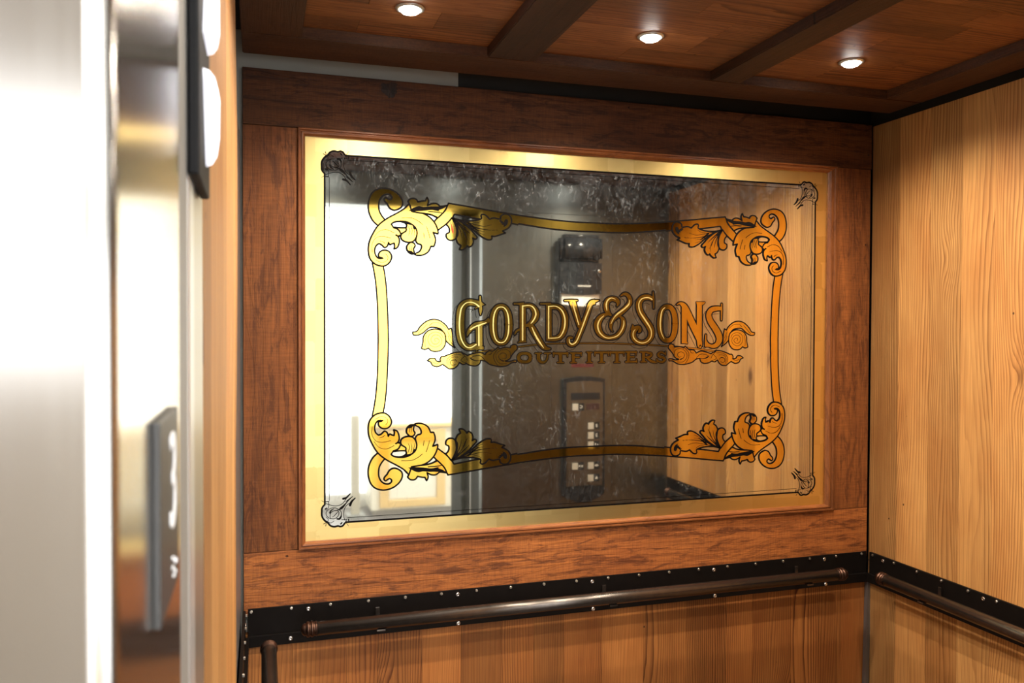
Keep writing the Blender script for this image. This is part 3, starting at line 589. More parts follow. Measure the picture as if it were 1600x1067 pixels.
# ---------------------------------------------------------------- steel bands and handrails
def hexbolt(pos, nrm, r=0.0042, h=0.004, n=6, dome=False):
    bm = bmesh.new(); nv = Vector(nrm); e1 = Vector((0, 0, 1)); e2 = nv.cross(e1); P = Vector(pos)
    prof = [(0, r), (h, r), (h*1.15, r*0.8)] if not dome else [(0, r), (h*0.5, r), (h*0.9, r*0.75), (h, r*0.35), (h*0.7, r*0.3), (h*0.7, 0.0005)]
    rings = [[bm.verts.new(P+nv*a+(e1*math.cos(t)+e2*math.sin(t))*rr) for t in [2*math.pi*i/n for i in range(n)]] for a, rr in prof]
    for A, B in zip(rings, rings[1:]):
        for i in range(n): bm.faces.new((A[i], A[(i+1) % n], B[(i+1) % n], B[i]))
    bm.faces.new(rings[0]); bm.faces.new(rings[-1][::-1]); return bm
def band(name, label, wall, a0, a1, bolts, screws):
    """flat bar with a folded lower lip; wall 'back', 'right' or 'left'"""
    if wall == 'back': bx = lambda a, b, d0, d1, z0, z1: (a, b, -d1, -d0, z0, z1); pp = lambda a, d, z: (a, -d, z); nr = (0, -1, 0)
    elif wall == 'right': bx = lambda a, b, d0, d1, z0, z1: (W-d1, W-d0, a, b, z0, z1); pp = lambda a, d, z: (W-d, a, z); nr = (-1, 0, 0)
    else: bx = lambda a, b, d0, d1, z0, z1: (d0, d1, a, b, z0, z1); pp = lambda a, d, z: (d, a, z); nr = (1, 0, 0)
    t = thing(name, label, 'metal band', pp((a0+a1)/2, 0, BB), 'black steel bands round the cab walls')
    part('bar', BX(*bx(a0, a1, 0.0002, 0.008, BB, BT), bev=0.001), M['black'], t)
    part('lower_lip', BX(*bx(a0, a1, 0.0078, 0.016, BB, BB+0.030), bev=0.001), M['black'], t)
    for s in bolts: part('bolt', hexbolt(pp(s, 0.008, BT-0.007), nr), M['bolt'], t)
    for s, z in screws: part('screw', hexbolt(pp(s, 0.008 if z > 0.78 else 0.016, z), nr, 0.0062, 0.003, 16, True), M['screw'], t, True)
    return t
hb = [0.022+0.1045*i for i in range(20)]
band('steel_band', 'black bolted steel band under the mirror along the back wall', 'back', 0.014, W-0.012, hb, [(0.172+0.4215*i, 0.8235) for i in range(5)] + [(0.172+0.4215*i, 0.742) for i in range(1, 5)] + [(0.124, 0.75)])
band('steel_band', 'black bolted steel band along the pine side wall at the right', 'right', -1.43, -0.016, [-0.035-0.0975*i for i in range(14)], [(-0.081-0.3955*i, 0.8235) for i in range(4)])
band('steel_band', 'black bolted steel band on the left wall, seen almost edge-on', 'left', -1.43, -0.018, [-0.035-0.0975*i for i in range(12)], [(-0.09-0.3955*i, 0.8235) for i in range(3)])

def handrail(label, wall, a0, a1, dist, z, brk, dirs):
    if wall == 'back': org = (0, -dist, z); ax = 'x'
    elif wall == 'right': org = (W-dist, 0, z); ax = 'y'
    else: org = (dist, 0, z); ax = 'y'
    mid = {'back': ((a0+a1)/2, -dist, z), 'right': (W-dist, (a0+a1)/2, z), 'left': (dist, (a0+a1)/2, z)}[wall]
    t = thing('handrail', label, 'handrail', mid, 'dark bronze handrails of the cab')
    R = 0.0185
    part('tube', LATHE([(a0+0.03, R), (a1-0.03, R)], org, ax, 36), M['rail'], t, True)
    for s, e in ((a0, 1), (a1, -1)):
        pr = [(0, .0015), (.0015, .008), (.005, .0135), (.010, .0165), (.0145, .0160), (.0155, .0200), (.019, .0212), (.0225, .0200), (.0235, .0185), (.0255, .0185), (.0265, .0205), (.0295, .0212), (.0325, .0205), (.0335, .0186), (.038, .0186), (.039, .0198), (.041, .0198), (.042, .0186)]
        prof = [(s+e*a, r) for a, r in pr]
        part('end_cap', LATHE(prof, org, ax, 32), M['cap'], t, True)
    for b in brk:      # each bracket: a plate on the band, a flat arm and a saddle under the tube
        bm = bmesh.new()
        def put(a_0, a_1, d0, d1, z0, z1):
            if wall == 'back': box(bm, a_0, a_1, -d1, -d0, z0, z1, bev=0.0008)
            elif wall == 'right': box(bm, W-d1, W-d0, a_0, a_1, z0, z1, bev=0.0008)
            else: box(bm, d0, d1, a_0, a_1, z0, z1, bev=0.0008)
        put(b-0.006, b+0.006, 0.0165, dist-0.002, z-0.0255, z-0.0195)
        put(b-0.012, b+0.012, dist-0.012, dist+0.012, z-0.0225, z-0.0175)
        put(b-0.006, b+0.006, 0.0165, 0.0195, z-0.0255, z+0.020)
        part('bracket', bm, M['rail'], t)
handrail('long dark bronze handrail below the mirror on the back wall', 'back', 0.148, 1.89, 0.080, 0.793, (0.36, 1.05, 1.74), 1)
handrail('dark bronze handrail along the pine side wall at the right', 'right', -1.30, -0.135, 0.080, 0.793, (-0.33, -0.9), 1)
handrail('dark bronze handrail coming off the left wall, only its far end in view', 'left', -1.33, -0.165, 0.066, 0.793, (-0.42, -1.0), 1)

# ---------------------------------------------------------------- front wall of the cab (seen in the mirror)
FY = -DEP
bm = bmesh.new(); box(bm, -0.15, W+0.05, FY-0.10, FY, 2.155, 2.42); struct('wall_front_transom', bm, M['steel_panel'])
bm = bmesh.new(); XR = 1.056
box(bm, XR, 1.4045, FY-0.05, FY, 0.0, 2.153); box(bm, 1.4055, 1.7305, FY-0.05, FY, 0.0, 2.153); box(bm, 1.7315, W, FY-0.05, FY, 0.0, 2.153)
struct('wall_front', bm, M['steel_panel'])
bm = bmesh.new(); box(bm, XR+0.0005, XR+0.10, -1.656, FY-0.051, 0.0, 2.153, bev=0.002); struct('door_3', bm, M['jamb_grey'])
bm = bmesh.new(); box(bm, XR, XR+0.10, -1.680, -1.658, 0.0, 2.153, bev=0.003); struct('door_4', bm, M['steel_light'])
bm = bmesh.new(); box(bm, XR+0.0005, XR+0.10, -1.768, -1.703, 0.0, 2.153, bev=0.002); struct('door_5', bm, M['jamb_grey'])

FP = lambda cx, cz: (lambda u, v, d: Vector((cx-u, FY+d, cz+v)))     # drawing on the front wall, seen from inside the cab
# car operating panel
t = thing('control_panel', 'tall dark elevator control panel with arched frame and buttons, seen in the mirror', 'control panel', (1.573, FY, 1.04))
def arch(hw, z0, z1, top, bot, n=12):
    P = [(-hw + 2*hw*i/n, z0 - bot*(1-((i/n)*2-1)**2)) for i in range(n+1)]
    return P + [(hw - 2*hw*i/n, z1 + top*(1-((i/n)*2-1)**2)) for i in range(n+1)]
part('frame', prism(arch(0.1105, 0.775-1.04, 1.345-1.04, 0.012, 0.042), 0.0005, 0.020, FP(1.573, 1.04)), M['plastic_black'], t)
part('face_plate', prism(arch(0.096, 0.815-1.04, 1.328-1.04, 0.008, -0.006), 0.0205, 0.002, FP(1.576, 1.04)), steel('bronze_face_plate', (0.24, 0.23, 0.205), 0.4, 'z', 0.1), t)
fy = 0.0226
part('display', BX(1.502, 1.656, FY+fy, FY+fy+0.002, 1.243, 1.277), M['plastic_black'], t)
part('speaker_window', BX(1.583, 1.652, FY+fy, FY+fy+0.002, 1.194, 1.224, bev=0.0009), flat('dark_red_window', (0.05, 0.022, 0.022), 0, 0.3), t)
for bx_, bz, sym in ((1.524, 1.2085, 'C'), (1.607, 1.1135, '3'), (1.607, 1.066, '2'), (1.607, 1.0195, '\u2605 1'), (1.524, 0.9165, '><'), (1.608, 0.9165, '<>'), (1.608, 0.855, '\u25B2')):
    part('button_recess', BX(bx_-0.0165, bx_+0.0475, FY+fy, FY+fy+0.0015, bz-0.0185, bz+0.0185), M['plastic_black'], t)
    b_ = part('button', BX(bx_-0.0150, bx_+0.0150, FY+fy+0.0016, FY+fy+0.006, bz-0.0165, bz+0.0165, bev=0.0012), M['button'], t)
    cxs = bx_+0.0315
    if sym in ('><', '<>', '\u25B2', '\u2605 1'):
        bm = bmesh.new(); pl = FP(cxs, bz)
        def poly2(pts):
            vs = [bm.verts.new(pl(u, v, fy+0.0022)) for u, v in pts]; bm.faces.new(vs)
        if sym == '\u25B2': poly2([(-.007, -.006), (.007, -.006), (0.0055, 0.0), (0, .008), (-0.0055, 0.0)])
        elif sym == '><':
            poly2([(-.011, -.006), (-.002, 0), (-.011, .006)]); poly2([(.011, -.006), (.011, .006), (.002, 0)]); poly2([(-.0008, -.008), (.0008, -.008), (.0008, .008), (-.0008, .008)])
        elif sym == '<>':
            poly2([(-.002, -.006), (-.002, .006), (-.011, 0)]); poly2([(.002, -.006), (.011, 0), (.002, .006)]); poly2([(-.0008, -.006), (.0008, -.006), (.0008, .006), (-.0008, .006)])
        else:
            st = [((.0058 if i % 2 == 0 else .0024)*math.sin(i*math.pi/5)-.0065, (.0058 if i % 2 == 0 else .0024)*math.cos(i*math.pi/5)) for i in range(10)]
            poly2(st); poly2([(.004, -.008), (.0075, -.008), (.0075, .008), (.005, .008), (.002, .005), (.004, .005)])
        part('symbol', bm, M['char'], t)
    else:
        part('symbol', text_bm(sym, 0.021, FP(cxs, bz), 0.0006) if False else text_bm(sym, 0.021, lambda u, v, d, c=cxs, z=bz: Vector((c-u, FY+fy+0.0022+d, z+v)), 0.0006), M['char'], t)
# red lettered plate above the control panel
t = thing('label_strip', 'small dark red label strip above the elevator control panel, seen in the mirror', 'label', (1.571, FY, 1.41))
part('strip', BX(1.512, 1.630, FY+0.0003, FY+0.002, 1.403, 1.420), M['grille_red'], t)
# dispenser
t = thing('wall_dispenser', 'black rounded wall dispenser with a white lower tray, seen in the mirror', 'dispenser', (1.542, FY, 1.72))
def rbox(x0, x1, z0, z1, y1, r, y0=FY+0.0005, bulge=0.0):
    bm = bmesh.new(); box(bm, x0, x1, y0, y1, z0, z1)
    if bulge:
        bmesh.ops.subdivide_edges(bm, edges=bm.edges[:], cuts=5, use_grid_fill=True)
        for v in bm.verts:
            if v.co.y > y0+0.001:
                u = (v.co.x-(x0+x1)/2)/((x1-x0)/2); k_ = (v.co.z-z0)/(z1-z0)
                v.co.y += -bulge*u*u*(v.co.y-y0)/(y1-y0)
                v.co.z += -0.010*(1-k_)*(1-u*u)*(v.co.y-y0)/(y1-y0) if k_ < 0.99 else 0
    else: bmesh.ops.bevel(bm, geom=[e for e in bm.edges], offset=r, segments=4, affect='EDGES')
    return bm
part('body', rbox(1.430, 1.649, 1.765, 1.915, FY+0.085, 0.02, bulge=0.03), M['plastic_black'], t, False)
part('top_cover', rbox(1.432, 1.647, 1.917, 2.050, FY+0.082, 0.018), flat('smoky_black_cover', (0.02, 0.022, 0.026), 0, 0.15), t, True)
part('tray', rbox(1.444, 1.640, 1.712, 1.764, FY+0.080, 0.02, bulge=0.035), M['white'], t, False)
part('side_band', BX(1.424, 1.432, FY+0.0005, FY+0.045, 1.70, 2.02, bev=0.003), M['plastic_black'], t)
part('lock', LATHE([(0.06, 0.0085), (0.088, 0.0085), (0.091, 0.006), (0.0915, 0.001)], (1.622, FY, 1.873), 'y', 20), M['screw'], t, True)
bm = bmesh.new()
for i in range(12): box(bm, 1.512+i*0.0056, 1.512+i*0.0056+0.004, FY+0.0845, FY+0.0852, 1.797, 1.803 + 0.001*(i % 2))
part('maker_mark', bm, M['char'], t)

# ---------------------------------------------------------------- landing entrance on the left, seen from outside the cab
bm = bmesh.new(); box(bm, -0.10, -0.0005, -1.656, -1.5505, 0.0, 2.42, bev=0.002); struct('door_1', bm, steel('cab_return_steel', (0.62, 0.61, 0.55), 0.35, 'z', 0.1))
bm = bmesh.new(); box(bm, -0.10, 0.0005, -1.702, -1.658, 0.0, 2.42, bev=0.004); struct('door_6', bm, M['steel_light'])
bm = bmesh.new(); box(bm, -0.10, -0.0005, -1.768, -1.703, 0.0, 2.42, bev=0.002); struct('door_7', bm, flat('landing_door_edge', (0.26, 0.25, 0.23), 0.3, 0.55))
# folded jamb: polished reveal, rounded nose and brushed hall face in one sheet
def arcpts(r, n=10): return [(-r+r*math.cos(t), -2.0+r-r*math.sin(t)) for t in [i*math.pi/2/n for i in range(n+1)]]
bm = bmesh.new(); pts = [(0.0, -1.770)] + arcpts(0.009) + [(-0.42, -2.0), (-0.42, -1.770)]
lo = [bm.verts.new((x, y, 0.0)) for x, y in pts]; hi = [bm.verts.new((x, y, 2.9)) for x, y in pts]
for i in range(len(pts)): bm.faces.new((lo[i], lo[(i+1) % len(pts)], hi[(i+1) % len(pts)], hi[i]))
bm.faces.new(lo); bm.faces.new(hi[::-1])
o = struct('door_2', bm, M['steel_mirror']); o.data.materials.append(M['steel_brushed'])
for p in o.data.polygons:
    c = p.center
    if c.y < -1.9999+0.0001 or (c.y < -1.992 and c.x < -0.001): p.material_index = 1
    if abs(p.normal.z) < 0.1 and c.x < -0.0002 and c.x > -0.0089: p.use_smooth = True
# hall wall and head above the opening, right jamb
bm = bmesh.new(); box(bm, XR-0.022, 1.25, -2.0, -1.770, 0.0, 2.9, bev=0.004); struct('door_8', bm, M['jamb_grey'])
bm = bmesh.new(); box(bm, 0.0, XR-0.023, -2.0, -1.56, 2.155, 2.9); struct('door_9', bm, M['steel_brushed'])
bm = bmesh.new(); box(bm, 1.25, 3.5, -2.0, -1.90, 0.0, 2.9); box(bm, -2.6, -0.42, -2.0, -1.90, 0.0, 2.9); struct('wall_landing', bm, M['wall_white'])

# direction lantern on the cab return
t = thing('direction_lantern', 'black lantern plate with two white arrow lenses on the door post', 'indicator light', (0.0, -1.65, 1.70))
part('plate', BX(0.0, 0.0075, -1.708, -1.590, 1.703, 1.905, bev=0.002), flat('matt_black_plate', (0.008, 0.008, 0.009), 0, 0.6, 0.15), t)
def arrow(zc, sgn):
    bm = bmesh.new(); y0 = -1.645; L_ = []
    base = [(-0.026, 0.024), (0.030, 0.024), (0.014, -0.040), (0.004, -0.040)]
    for d, s in ((0.0076, 1.0), (0.012, 0.95), (0.0155, 0.80), (0.0175, 0.5)):
        ring = []
        n = 6
        for i in range(4):
            a, b = base[i], base[(i+1) % 4]
            for j in range(n):
                k_ = j/n; u = (a[0]+(b[0]-a[0])*k_)*s; v = (a[1]+(b[1]-a[1])*k_)*s
                ring.append(bm.verts.new((d, y0+u, zc+sgn*v)))
        L_.append(ring)
    for A, B in zip(L_, L_[1:]):
        for i in range(len(A)): bm.faces.new((A[i], A[(i+1) % len(A)], B[(i+1) % len(A)], B[i]))
    bm.faces.new(L_[0]); bm.faces.new(L_[-1][::-1]); return bm
part('down_arrow_lens', arrow(1.762, 1), M['lantern_lens'], t, True)
part('up_arrow_lens', arrow(1.836, -1), M['lantern_lens'], t, True)

# floor number plate on the reveal
t = thing('floor_number_plate', 'dark plate with a raised white 3 and braille on the steel door jamb', 'number plate', (0.0, -1.89, 1.51))
part('plate', BX(0.0002, 0.0035, -1.902, -1.820, 1.462, 1.556, bev=0.0006), M['plate'], t)
part('numeral', text_bm('3', 0.074, lambda u, v, d: Vector((0.0038+d, -1.8485+u*0.95, 1.5185+v*0.95)), 0.0, 0.0008), M['white_char'], t)
bm = bmesh.new()
for a, b in ((0, 0), (0, 1), (1, 1), (-3, 1), (-3, 2), (-2, 0)):
    lathe(bm, [(0.0035, 0.0013), (0.0042, 0.0010), (0.0045, 0.0004)], (0, -1.840+a*0.004, 1.471+b*0.005), 'x', 10)
part('braille', bm, M['white_char'], t, True)

# ---------------------------------------------------------------- the hall behind the camera (seen in the mirror and in the steel)
struct('floor_hall', BX(-2.6, 3.5, -5.0, -1.56, -0.05, 0.0), M['floor_hall'])
struct('ceiling_hall', BX(-2.6, 3.5, -5.0, -1.56, 2.9, 2.95), M['wall_white'])
def holed(y0, y1, xs, zs, x0, x1, z1):
    bm = bmesh.new(); prev = x0
    for (a, b), (c, d) in zip(xs, zs):
        box(bm, prev, a, y0, y1, 0, z1); box(bm, a, b, y0, y1, 0, c); box(bm, a, b, y0, y1, d, z1); prev = b
    box(bm, prev, x1, y0, y1, 0, z1); return bm
WX = [(-2.3, -0.35), (0.10, 2.9)]; WZ = [(1.45, 2.45), (0.07, 2.6)]  # second pane stretched towards the floor, an added glow whitening the wall there
struct('wall_hall', holed(-5.06, -4.96, WX[:1], WZ[:1], -2.6, -0.1, 2.9), flat('hall_beige', (0.50, 0.45, 0.38), 0, 0.7))
struct('wall_hall_bright', holed(-5.06, -4.96, WX[1:], WZ[1:], -0.1, 3.5, 2.9), M['wall_white'])
for i, ((a, b), (c, d)) in enumerate(zip(WX, WZ)):
    o = struct('window_%d' % (i+1), BX(a, b, -5.05, -5.03, c, d), M['window'])
    bm = bmesh.new()
    for q in ((a, a+.05, c, d), (b-.05, b, c, d), (a+.05, b-.05, c, c+.05), (a+.05, b-.05, d-.05, d)): box(bm, q[0], q[1], -5.028, -4.97, q[2], q[3])
    link('window_frame', bm, M['wall_white'], o)
struct('wall_hall_left', BX(-2.7, -2.6, -5.0, -1.90, 0, 2.9), flat('hall_tan', (0.55, 0.40, 0.28), 0, 0.7))
bm = bmesh.new(); box(bm, 3.5, 3.6, -5.0, -4.4, 0, 2.9); box(bm, 3.5, 3.6, -2.2, -1.9, 0, 2.9); box(bm, 3.5, 3.6, -4.4, -2.2, 2.6, 2.9); box(bm, 3.5, 3.6, -4.4, -2.2, 0, 0.15)
struct('wall_hall_right', bm, M['wall_white'])
struct('window_3', BX(3.56, 3.58, -4.4, -2.2, 0.15, 2.6), M['window'])
for i, x in enumerate((0.3, 1.5)):
    t = thing('strip_light', 'long lit ceiling strip light in the hall, %s' % ('left of two' if i == 0 else 'right of two'), 'ceiling light', (x, -3.3, 2.9), 'strip lights in the hall ceiling')
    part('housing', BX(x-.16, x+.16, -4.0, -2.6, 2.86, 2.8995, bev=.004), M['wall_white'], t); part('diffuser', BX(x-.14, x+.14, -3.98, -2.62, 2.85, 2.8595), M['diffuser'], t)
# low cabinet
t = thing('hall_cabinet', 'pale wooden cabinet with framed panels in the bright hall, seen in the mirror', 'cabinet', (1.55, -4.6, 0))
part('body', BX(0.93, 2.2, -4.90, -4.52, 0.06, 0.75), M['birch_panel'], t)
part('worktop', BX(0.90, 2.23, -4.92, -4.49, 0.7505, 0.78, bev=.004), M['birch'], t)
part('plinth', BX(0.95, 2.18, -4.88, -4.55, 0.0, 0.0598), flat('grey_plinth', (0.45, 0.42, 0.38), 0, 0.6), t)
for x0 in (1.00, 1.62):
    bm = bmesh.new(); x1 = x0+0.56
    for q in ((x0, x0+.075, .08, .73), (x1-.075, x1, .08, .73), (x0+.075, x1-.075, .08, .14), (x0+.075, x1-.075, .64, .73)): box(bm, q[0], q[1], -4.519, -4.50, q[2], q[3], bev=.003)
    d_ = part('door', bm, M['birch'], t)
    part('panel', BX(x0+.08, x1-.08, -4.519, -4.512, .15, .63, bev=.002), M['birch_panel'], d_)
t = thing('display_post', 'beige upright post standing beside the hall cabinet, seen in the mirror', 'post', (0.80, -4.6, 0))
part('shaft', BX(0.77, 0.84, -4.63, -4.56, 0.03, 0.86, bev=.004), flat('beige_post', (0.55, 0.50, 0.40), 0, 0.5), t)
part('foot', BX(0.73, 0.88, -4.67, -4.52, 0, 0.03, bev=.004), flat('grey_foot', (0.35, 0.35, 0.33), 0, 0.5), t)

# ---------------------------------------------------------------- the gilded mirror
CX, CZ = 1.0195, 1.5637
MY = 0.002
mir = thing('gilded_mirror', 'large old mirror with gold leaf border, scrollwork and painted sign lettering in a red-brown frame', 'mirror', (1.0126, MY, 0.9875))
part('silvered_glass', BX(0.155, 1.885, MY, MY+0.006, 1.0, 2.13), M['silver'], mir)
# moulding: profile swept round the opening, mitred
GX0, GX1, GZ0, GZ1 = 0.1645, 1.8605, 1.008, 2.1195
MW = GX0-OXL
prof = [(0.0, -0.0045), (0.0, -0.011), (0.10, -0.0135), (0.26, -0.0135), (0.36, -0.0095), (0.46, -0.0095), (0.56, -0.0125), (0.74, -0.0115), (0.90, -0.0065), (1.0, -0.004), (1.0, MY)]
cor_o = [(OXL, OZB), (OXR, OZB), (OXR, OZT), (OXL, OZT)]; cor_i = [(GX0, GZ0), (GX1, GZ0), (GX1, GZ1), (GX0, GZ1)]
for i in range(4):
    j = (i+1) % 4; bm = bmesh.new(); lay = bm.loops.layers.float_color.new('rnd'); A = []; B = []
    for s, y in prof:
        A.append(bm.verts.new((cor_o[i][0]+(cor_i[i][0]-cor_o[i][0])*s, y, cor_o[i][1]+(cor_i[i][1]-cor_o[i][1])*s)))
        B.append(bm.verts.new((cor_o[j][0]+(cor_i[j][0]-cor_o[j][0])*s, y, cor_o[j][1]+(cor_i[j][1]-cor_o[j][1])*s)))
    for q in range(len(prof)-1): bm.faces.new((A[q], A[q+1], B[q+1], B[q]))
    for f in bm.faces:
        for l in f.loops: l[lay] = (0.2*i+0.1,)*3+(1,)
    part('frame_moulding', bm, M['mould_x' if i % 2 == 0 else 'mould_z'], mir)

def P2(s): 
    r = []
    for t_ in s.split():
        sh = t_.endswith('!'); v = [int(q)*1e-4 for q in t_.rstrip('!').split(',')]; r.append((v, sh))
    return r
def smooth(pts, closed, n=5):
    """Catmull-Rom through pts; points marked sharp break the curve"""
    N = len(pts); out = []; segs = N if closed else N-1
    for i in range(segs):
        p1, s1 = pts[i]; p2, s2 = pts[(i+1) % N]
        p0 = pts[(i-1) % N][0] if (closed or i > 0) and not s1 else p1
        p3 = pts[(i+2) % N][0] if (closed or i+2 < N) and not s2 else p2
        for k_ in range(n):
            t_ = k_/n; out.append([0.5*((2*b)+(-a+c)*t_+(2*a-5*b+4*c-d)*t_*t_+(-a+3*b-3*c+d)*t_**3) for a, b, c, d in zip(p0, p1, p2, p3)])
    if not closed: out.append(list(pts[-1][0]))
    return out
def fill(bm, pts, y, sx=1, sz=1, cx=CX, cz=CZ, holes=()):
    loops = [[Vector((cx+sx*p[0], y, cz+sz*p[1])) for p in L_] for L_ in (pts, *holes)]
    flatv = [bm.verts.new(v) for L_ in loops for v in L_]
    for tri in tessellate_polygon([[Vector((v.x, v.z, 0)) for v in L_] for L_ in loops]):
        try: bm.faces.new([flatv[i] for i in tri])
        except ValueError: pass
def ribbon(bm, pts, wd, y, closed=False, sx=1, sz=1, cx=CX, cz=CZ, grow=0.0, dx=0.0, dz=0.0, caps=True):
    """stroke of width wd (or the third value of each point) + grow"""
    n = len(pts); L_ = []
    for i, p in enumerate(pts):
        a = pts[(i-1) % n] if closed or i else p; b = pts[(i+1) % n] if closed or i < n-1 else p
        tx, tz = b[0]-a[0], b[1]-a[1]; l = math.hypot(tx, tz) or 1.0; tx /= l; tz /= l
        h = (p[2] if wd is None else wd)/2 + grow; h = max(h, 0.00012)
        L_.append(((p[0]-tz*h, p[1]+tx*h), (p[0]+tz*h, p[1]-tx*h)))
    V = [[bm.verts.new((cx+sx*(q[0]+dx), y, cz+sz*(q[1]+dz))) for q in pr] for pr in L_]
    m = n if closed else n-1
    for i in range(m):
        j = (i+1) % n; bm.faces.new((V[i][0], V[i][1], V[j][1], V[j][0]))
    if not closed and caps:
        for i, s in ((0, -1), (n-1, 1)):
            p = pts[i]
            if (p[2] if wd is None else wd) > 0.0085: continue
            q = pts[1 if i == 0 else n-2]; tx, tz = p[0]-q[0], p[1]-q[1]; l = math.hypot(tx, tz) or 1
            h = (p[2] if wd is None else wd)/2 + grow
            c = [bm.verts.new((cx+sx*(p[0]+dx+(tx/l*math.cos(t_)-tz/l*math.sin(t_))*h), y, cz+sz*(p[1]+dz+(tz/l*math.cos(t_)+tx/l*math.sin(t_))*h))) for t_ in [math.pi*(k_/6-0.5) for k_ in range(7)]]
            bm.faces.new(c)
LY = lambda k_: MY - 0.00030 - 0.00016*k_      # paint layers, front of the glass
Q = D['Q']
# gold border with the scalloped inner corners
BXH, BZH, BCX = 0.7995, 0.5105, 1.0162
edge = smooth(P2(D['K']['edge']), False)
off = CX-BCX
edge = [(p[0]+off, p[1]) for p in edge]     # rosette outline about the border centre
edge[0] = (-BXH, edge[0][1]); edge[-1] = (edge[-1][0], BZH)
ring = edge + [(-p[0], p[1]) for p in edge[::-1]] + [(-p[0], -p[1]) for p in edge] + [(p[0], -p[1]) for p in edge[::-1]]
outer = [(GX0-.002-BCX, GZ0-.002-CZ), (GX1+.002-BCX, GZ0-.002-CZ), (GX1+.002-BCX, GZ1+.002-CZ), (GX0-.002-BCX, GZ1+.002-CZ)]
bm = bmesh.new(); fill(bm, outer, LY(0), cx=BCX, holes=(ring[::-1],)); part('gold_border', bm, M['gold_border'], mir)
bm = bmesh.new(); ribbon(bm, ring, 0.0050, LY(1), True, cx=BCX); part('border_line', bm, M['paint'], mir)
bm = bmesh.new(); ix, iz = BXH-0.0125, BZH-0.0125
for a, b in (((-ix+.05, iz), (ix-.05, iz)), ((-ix+.05, -iz), (ix-.05, -iz)), ((-ix, -iz+.05), (-ix, iz-.05)), ((ix, -iz+.05), (ix, iz-.05))): ribbon(bm, [a, b], 0.0013, LY(1), cx=BCX, caps=False)
part('thin_line', bm, M['paint'], mir)
# straps joining the corner scrolls
tp = P2(D['topband']); n_ = len(tp)
top = [p for p, s in tp]
upper = smooth([(p, False) for p in top[:6]], False); lower = smooth([(p, False) for p in top[6:]], False)
for sz in (1, -1):
    u_ = upper + [(-p[0], p[1]) for p in upper[::-1][0:]]; l_ = lower[::-1] + [(-p[0], p[1]) for p in lower]
    u_ = [p for p in upper if p[0] < 0] + [(-p[0], p[1]) for p in upper[::-1] if p[0] < 0]
    lo_ = [p for p in lower if p[0] < 0]; l_ = lo_[::-1] + [(-p[0], p[1]) for p in lo_]
    bm = bmesh.new(); fill(bm, u_ + l_[::-1], LY(2), sz=sz); o = part('gold_strap', bm, M['gold'], mir)
    bm = bmesh.new(); ribbon(bm, u_, 0.0046, LY(3), sz=sz); ribbon(bm, l_, 0.0046, LY(3), sz=sz); part('outline', bm, M['paint'], o)
sb = [p for p, s in P2(D['sideband'])]
for sx in (-1, 1):
    a_ = smooth([(p, False) for p in sb[:4]], False); b_ = smooth([(p, False) for p in sb[4:]], False)
    a_ = a_ + [(p[0], -p[1]) for p in a_[::-1][1:]]; b_ = b_[::-1]; b_ = b_ + [(p[0], -p[1]) for p in b_[::-1][1:]]
    bm = bmesh.new(); fill(bm, a_ + b_[::-1], LY(2), sx=-sx); o = part('gold_strap', bm, M['gold'], mir)
    bm = bmesh.new(); ribbon(bm, a_, 0.0042, LY(3), sx=-sx); ribbon(bm, b_, 0.0042, LY(3), sx=-sx); part('outline', bm, M['paint'], o)
# four corner scrolls and leaf sprays
SH = {k_: smooth(P2(v), True, 5) for k_, v in Q.items() if isinstance(v, str)}
LN = {k_: [smooth(P2(s), False, 5) for s in Q[k_]] for k_ in ('lines', 'veins')}
for sx, sz in ((1, 1), (-1, 1), (1, -1), (-1, -1)):
    def lay(seq, name, mat, extra_black, lines, base):
        g = bmesh.new(); bl = bmesh.new()
        for i, nm in enumerate(seq):
            fill(g, SH[nm], LY(base+2*i), sx, sz)
            if nm == 'chev': ribbon(bl, (SH[nm][35:] + SH[nm][:31]), 0.0046, LY(base+2*i+1), False, sx, sz, caps=False)
            else: ribbon(bl, SH[nm], 0.0046, LY(base+2*i+1), True, sx, sz)
        for nm in extra_black: fill(bl, SH[nm], LY(base+2*len(seq)), sx, sz)
        for s in lines: ribbon(bl, s, None, LY(base+2*len(seq)+0.5), False, sx, sz)
        o = part(name, g, mat, mir); part('black_linework', bl, M['paint'], o); return o
    lay(['chev'], 'gold_strap_end', M['gold'], [], [], 4)
    lay(['curl', 'fringe', 'leaf', 'filler', 'bud', 'berry'], 'acanthus_scroll', M['gold'], ['shade1', 'shade2', 'shade3', 'shade4', 'shade5'], LN['lines'], 6)
    o = lay(['lobeL', 'lobeR', 'lobeM'], 'leaf_spray', M['gold'], ['comma'], LN['veins'], 7)
    if (sx, sz) == (1, 1):
        bm = bmesh.new(); fill(bm, SH['red'], LY(14.3), sx, sz); part('red_shading', bm, M['red_shade'], o)
    # rosette line drawing in the corner
    bm = bmesh.new()
    for s in D['K']['lines']: ribbon(bm, smooth(P2(s), False, 4), None, LY(2), False, sx, sz, cx=BCX+sx*off)
    part('corner_rosette', bm, M['paint'], mir)
